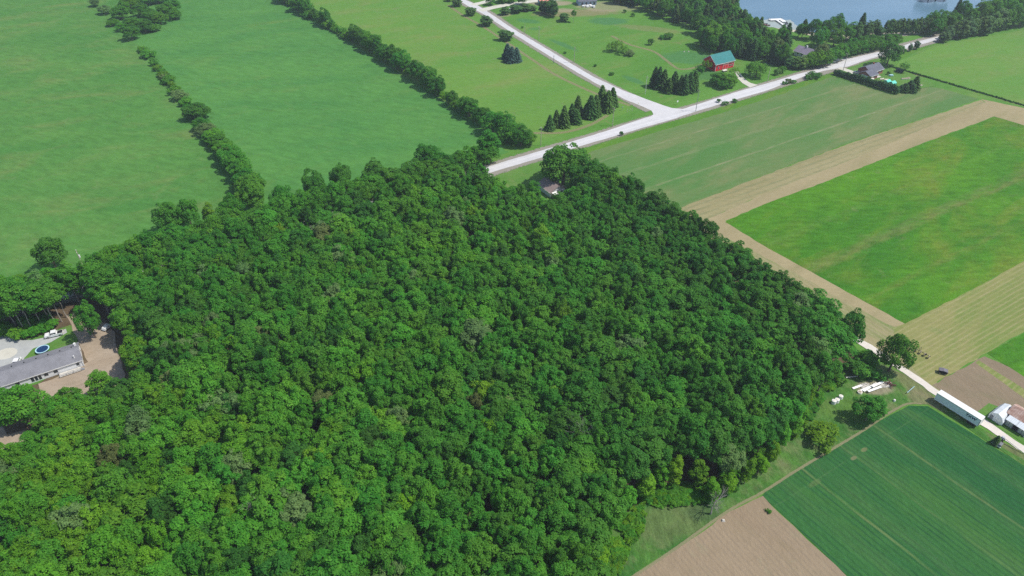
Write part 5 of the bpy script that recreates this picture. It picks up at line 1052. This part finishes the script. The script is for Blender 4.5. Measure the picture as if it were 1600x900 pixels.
# west yard
T('round', 47, 662, 14, 16, .62, 'yard_tree', 'big leafy maple hiding the middle of the long white house', var=0)
T('oval', 165, 622, 11, 8, .62, 'yard_tree', 'leafy tree on the bare earth right of the white house')
T('round', 150, 528, 15, 9.5, .35, 'yard_tree', 'tall tree standing alone in the bare earth yard', var=1)
T('round', 222, 580, 13, 10.5, .74, 'yard_tree', 'bright green tree at the right edge of the bare yard', var=2)
T('round', 232, 630, 13, 11, .5, 'yard_tree', 'tree at the lower right edge of the bare yard', var=3)
T('wood', 118, 655, 12, 9, .55, 'yard_tree', 'tree below the bare earth in front of the deck', var=4)
T('oval', 186, 654, 11, 7.5, .78, 'yard_tree', 'yellowish tree at the lower point of the bare yard')
for (x, y, h, w_, t, l) in [(88, 668, 4, 7, .5, 'shrub in the leafy gap below the big maple'), (100, 662, 3, 5, .95, 'pale shrub by the lower bare soil'), (46, 524, 3.5, 7, .6, 'leafy shrub under the bare trunks above the drive'), (62, 519, 3.5, 7, .5, 'shrub between bare trunks and the pickup'), (84, 512, 3.5, 6, .6, 'shrub above the pickup tailgate'), (4, 521, 5, 8, .6, 'full bush at the left photo edge above the drive'), (75, 508, 5, 8, .4, 'dark shrub among the bare trunks'), (52, 510, 5, 8, .45, 'green shrub deep among the bare trunks'), (30, 528, 4, 7, .75, 'light green shrub beside the driveway under the trees'), (16, 522, 4, 7, .5, 'shrub at the left end of the driveway bank'), (60, 700, 4, 8, .6, 'shrub beside the lower soil patch'), (35, 715, 4, 9, .55, 'shrub left of the lower soil patch'), (10, 722, 3.5, 8, .7, 'shrub at the photo left edge below the soil'), (12, 640, 8, 10, .5, 'leafy bush at the photo left edge below the white house')]:
    T('bush', x, y, h, w_, t, 'yard_shrub', l, 'shrub')
T('bush', 160, 400 + 30, 5, 8, .85, 'field_edge_bush', 'yellowish bush on the pasture edge right of the leaning pole', 'shrub')
T('bush', 175, 432, 5, 10, .97, 'field_edge_bush', 'brownish bush on the pasture edge right of the leaning pole', 'shrub')
k = 0
for i in range(17):       # row of trees on the far side of the hidden road
    x = -10 + i * 13 + rnd.uniform(-3, 3); y = 482.6 - .288 * x - 9 + rnd.uniform(-2, 2)
    if 80 < x < 150: continue
    k += 1; T('round', x, y, rnd.uniform(8, 11), rnd.uniform(10, 13), rnd.choice([.5, .6, .7, .35]), 'field_edge_tree', 'green tree in the row along the west pasture lower edge, %s from left' % ords(k), 'tree', 'trees along the west pasture lower edge')
k = 0
for x in range(205, 770, 17):   # the same along the middle pasture
    k += 1; y = 482.6 - .288 * x - 9 + rnd.uniform(-2, 2)
    T('round', x, y, rnd.uniform(9, 13), rnd.uniform(11, 14), rnd.choice([.5, .6, .45, .35]), 'road_bank_tree', 'low green tree along the far edge of the wood, %s from left' % ords(k), 'tree', 'low trees along the far edge of the wood')
T('bush', 1200, 800, .9, 2, .5, 'weed_clump', 'weed clump at the corner of the tilled field', 'weeds')
T('spruce', 1554, 694, 3.6, 2, .4, 'spruce_tree', 'small dark spruce beside the lane below the semi-trailer', 'conifer')
# dead trees
for i, (x, y, h, l, s_) in enumerate([(902, 714, 17.5, 'bare grey dead tree poking out of the wood', 61), (1110, 803, 10, 'bare pale dead tree at the wood edge by the tilled field', 62), (418, 842, 15, 'greyish half-dead tree in the lower left of the wood', 64)]):
    e = empty('dead_tree', G(x, y), 40 * i, l, 'dead tree'); dm = dead_tree('branches', s_, h); link('branches', dm, e); link('trunk', trunk('trunk', s_, h * .4, .24, 99, 1, 0, m_dead), e)

k = 0
for (x, y, h, w_, t, key) in [(-12, 508, 16, 11, .5, 'round'), (4, 514, 15, 10, .45, 'round'), (14, 497, 16, 11, .6, 'wood'), (28, 515, 18, 8, .4, 'slender'), (40, 519, 18, 8, .5, 'slender'), (36, 500, 17, 10, .35, 'wood'), (52, 517, 18, 8, .3, 'slender'), (58, 500, 17, 10, .45, 'wood'), (68, 513, 17, 8, .25, 'slender'), (78, 497, 16, 10, .3, 'wood'), (88, 508, 17, 8.5, .28, 'slender'), (97, 503, 17, 8, .35, 'slender'), (126, 472, 15, 10, .5, 'wood'), (118, 462, 13, 10, .55, 'round'), (96, 470, 14, 10, .5, 'round'), (140, 466, 14, 10, .4, 'round'), (156, 470, 16, 9, .45, 'slender'), (170, 484, 18, 9, .35, 'slender'), (181, 488, 18, 9, .3, 'slender'), (190, 478, 17, 10, .4, 'wood'), (176, 468, 15, 10, .3, 'wood'), (198, 505, 17, 10, .55, 'wood'), (162, 458, 13, 10, .5, 'round'), (72, 478, 14, 11, .55, 'round'), (45, 484, 14, 11, .5, 'round'), (18, 488, 14, 11, .55, 'round'), (-8, 492, 14, 11, .6, 'round')]:
    k += 1; T(key, x, y, h, w_, t, 'roadside_woodland_tree', '%s tree %s above the west yard, %s counting from left' % (tone_word(t), 'with tall bare trunk' if key == 'slender' else 'with full crown', ords(k)), 'tree', 'trees between west yard and road')
# small plants of the wood edge that nobody could count
sr = []
for q in pts: pass
for i in range(520):
    a, b = rnd.choice([((1300, 592), (1212, 690)), ((1212, 690), (1100, 780)), ((1000, 795), (945, 905)), ((1190, 452), (1325, 545)), ((1100, 775), (1010, 778))])
    f = rnd.random(); p = G(a[0] + (b[0] - a[0]) * f, a[1] + (b[1] - a[1]) * f)
    sr.append(dict(p=(p.x + rnd.uniform(-2.2, 2.2), p.y + rnd.uniform(-2.2, 2.2)), h=rnd.uniform(.8, 2.0), w=rnd.uniform(2, 4.5), t=rnd.choice([.35, .5, .6, .7, .8]), key='bush', var=rnd.randrange(3)))
scatter('undergrowth', sr, 'knee-high green undergrowth along the edge of the wood', 'undergrowth', ['bush'])
# ditch hedge along the east pasture
dh = []
for i in range(330):
    f = i / 329
    if f < .3: x = 1390 + (1445 - 1390) * f / .3; y = 104 + (120 - 104) * f / .3
    else: x = 1445 + (1660 - 1445) * (f - .3) / .7; y = 120 + (183 - 120) * (f - .3) / .7
    p = G(x, y); dh.append(dict(p=(p.x + rnd.uniform(-.4, .4), p.y + rnd.uniform(-.4, .4)), h=rnd.uniform(.5, 1.1), w=rnd.uniform(.8, 1.5), t=.08, key='bush', var=rnd.randrange(3)))
scatter('ditch_hedge', dh, 'dark overgrown ditch line between the hay field and the east pasture', 'hedge', ['bush'])
scatter('far_canopy', REST, 'closed canopy of the broadleaf wood behind its nearest rows', 'forest', ['wood', 'slender'])

# ------------------------------------------------------------------ haze
hz = bpy.data.meshes.new('haze'); hz.from_pydata([(x, y, z) for z in (-1, CAM_H + 2) for x, y in ((-1200, -350), (1200, -350), (1200, 1500), (-1200, 1500))], [], [(0, 3, 2, 1), (4, 5, 6, 7), (0, 1, 5, 4), (1, 2, 6, 5), (2, 3, 7, 6), (3, 0, 4, 7)])
hm = bpy.data.materials.new('haze_air'); hm.use_nodes = True; hn = hm.node_tree
for x in list(hn.nodes):
    if x.type != 'OUTPUT_MATERIAL': hn.nodes.remove(x)
pv = hn.nodes.new('ShaderNodeVolumePrincipled'); pv.inputs['Color'].default_value = (.80, .88, 1, 1); pv.inputs['Density'].default_value = HAZE; pv.inputs['Anisotropy'].default_value = .3
hn.links.new(pv.outputs[0], hn.nodes['Material Output'].inputs['Volume'])
tag(link('haze', hz, None, hm), 'thin summer haze over the fields', 'haze', kind='stuff')
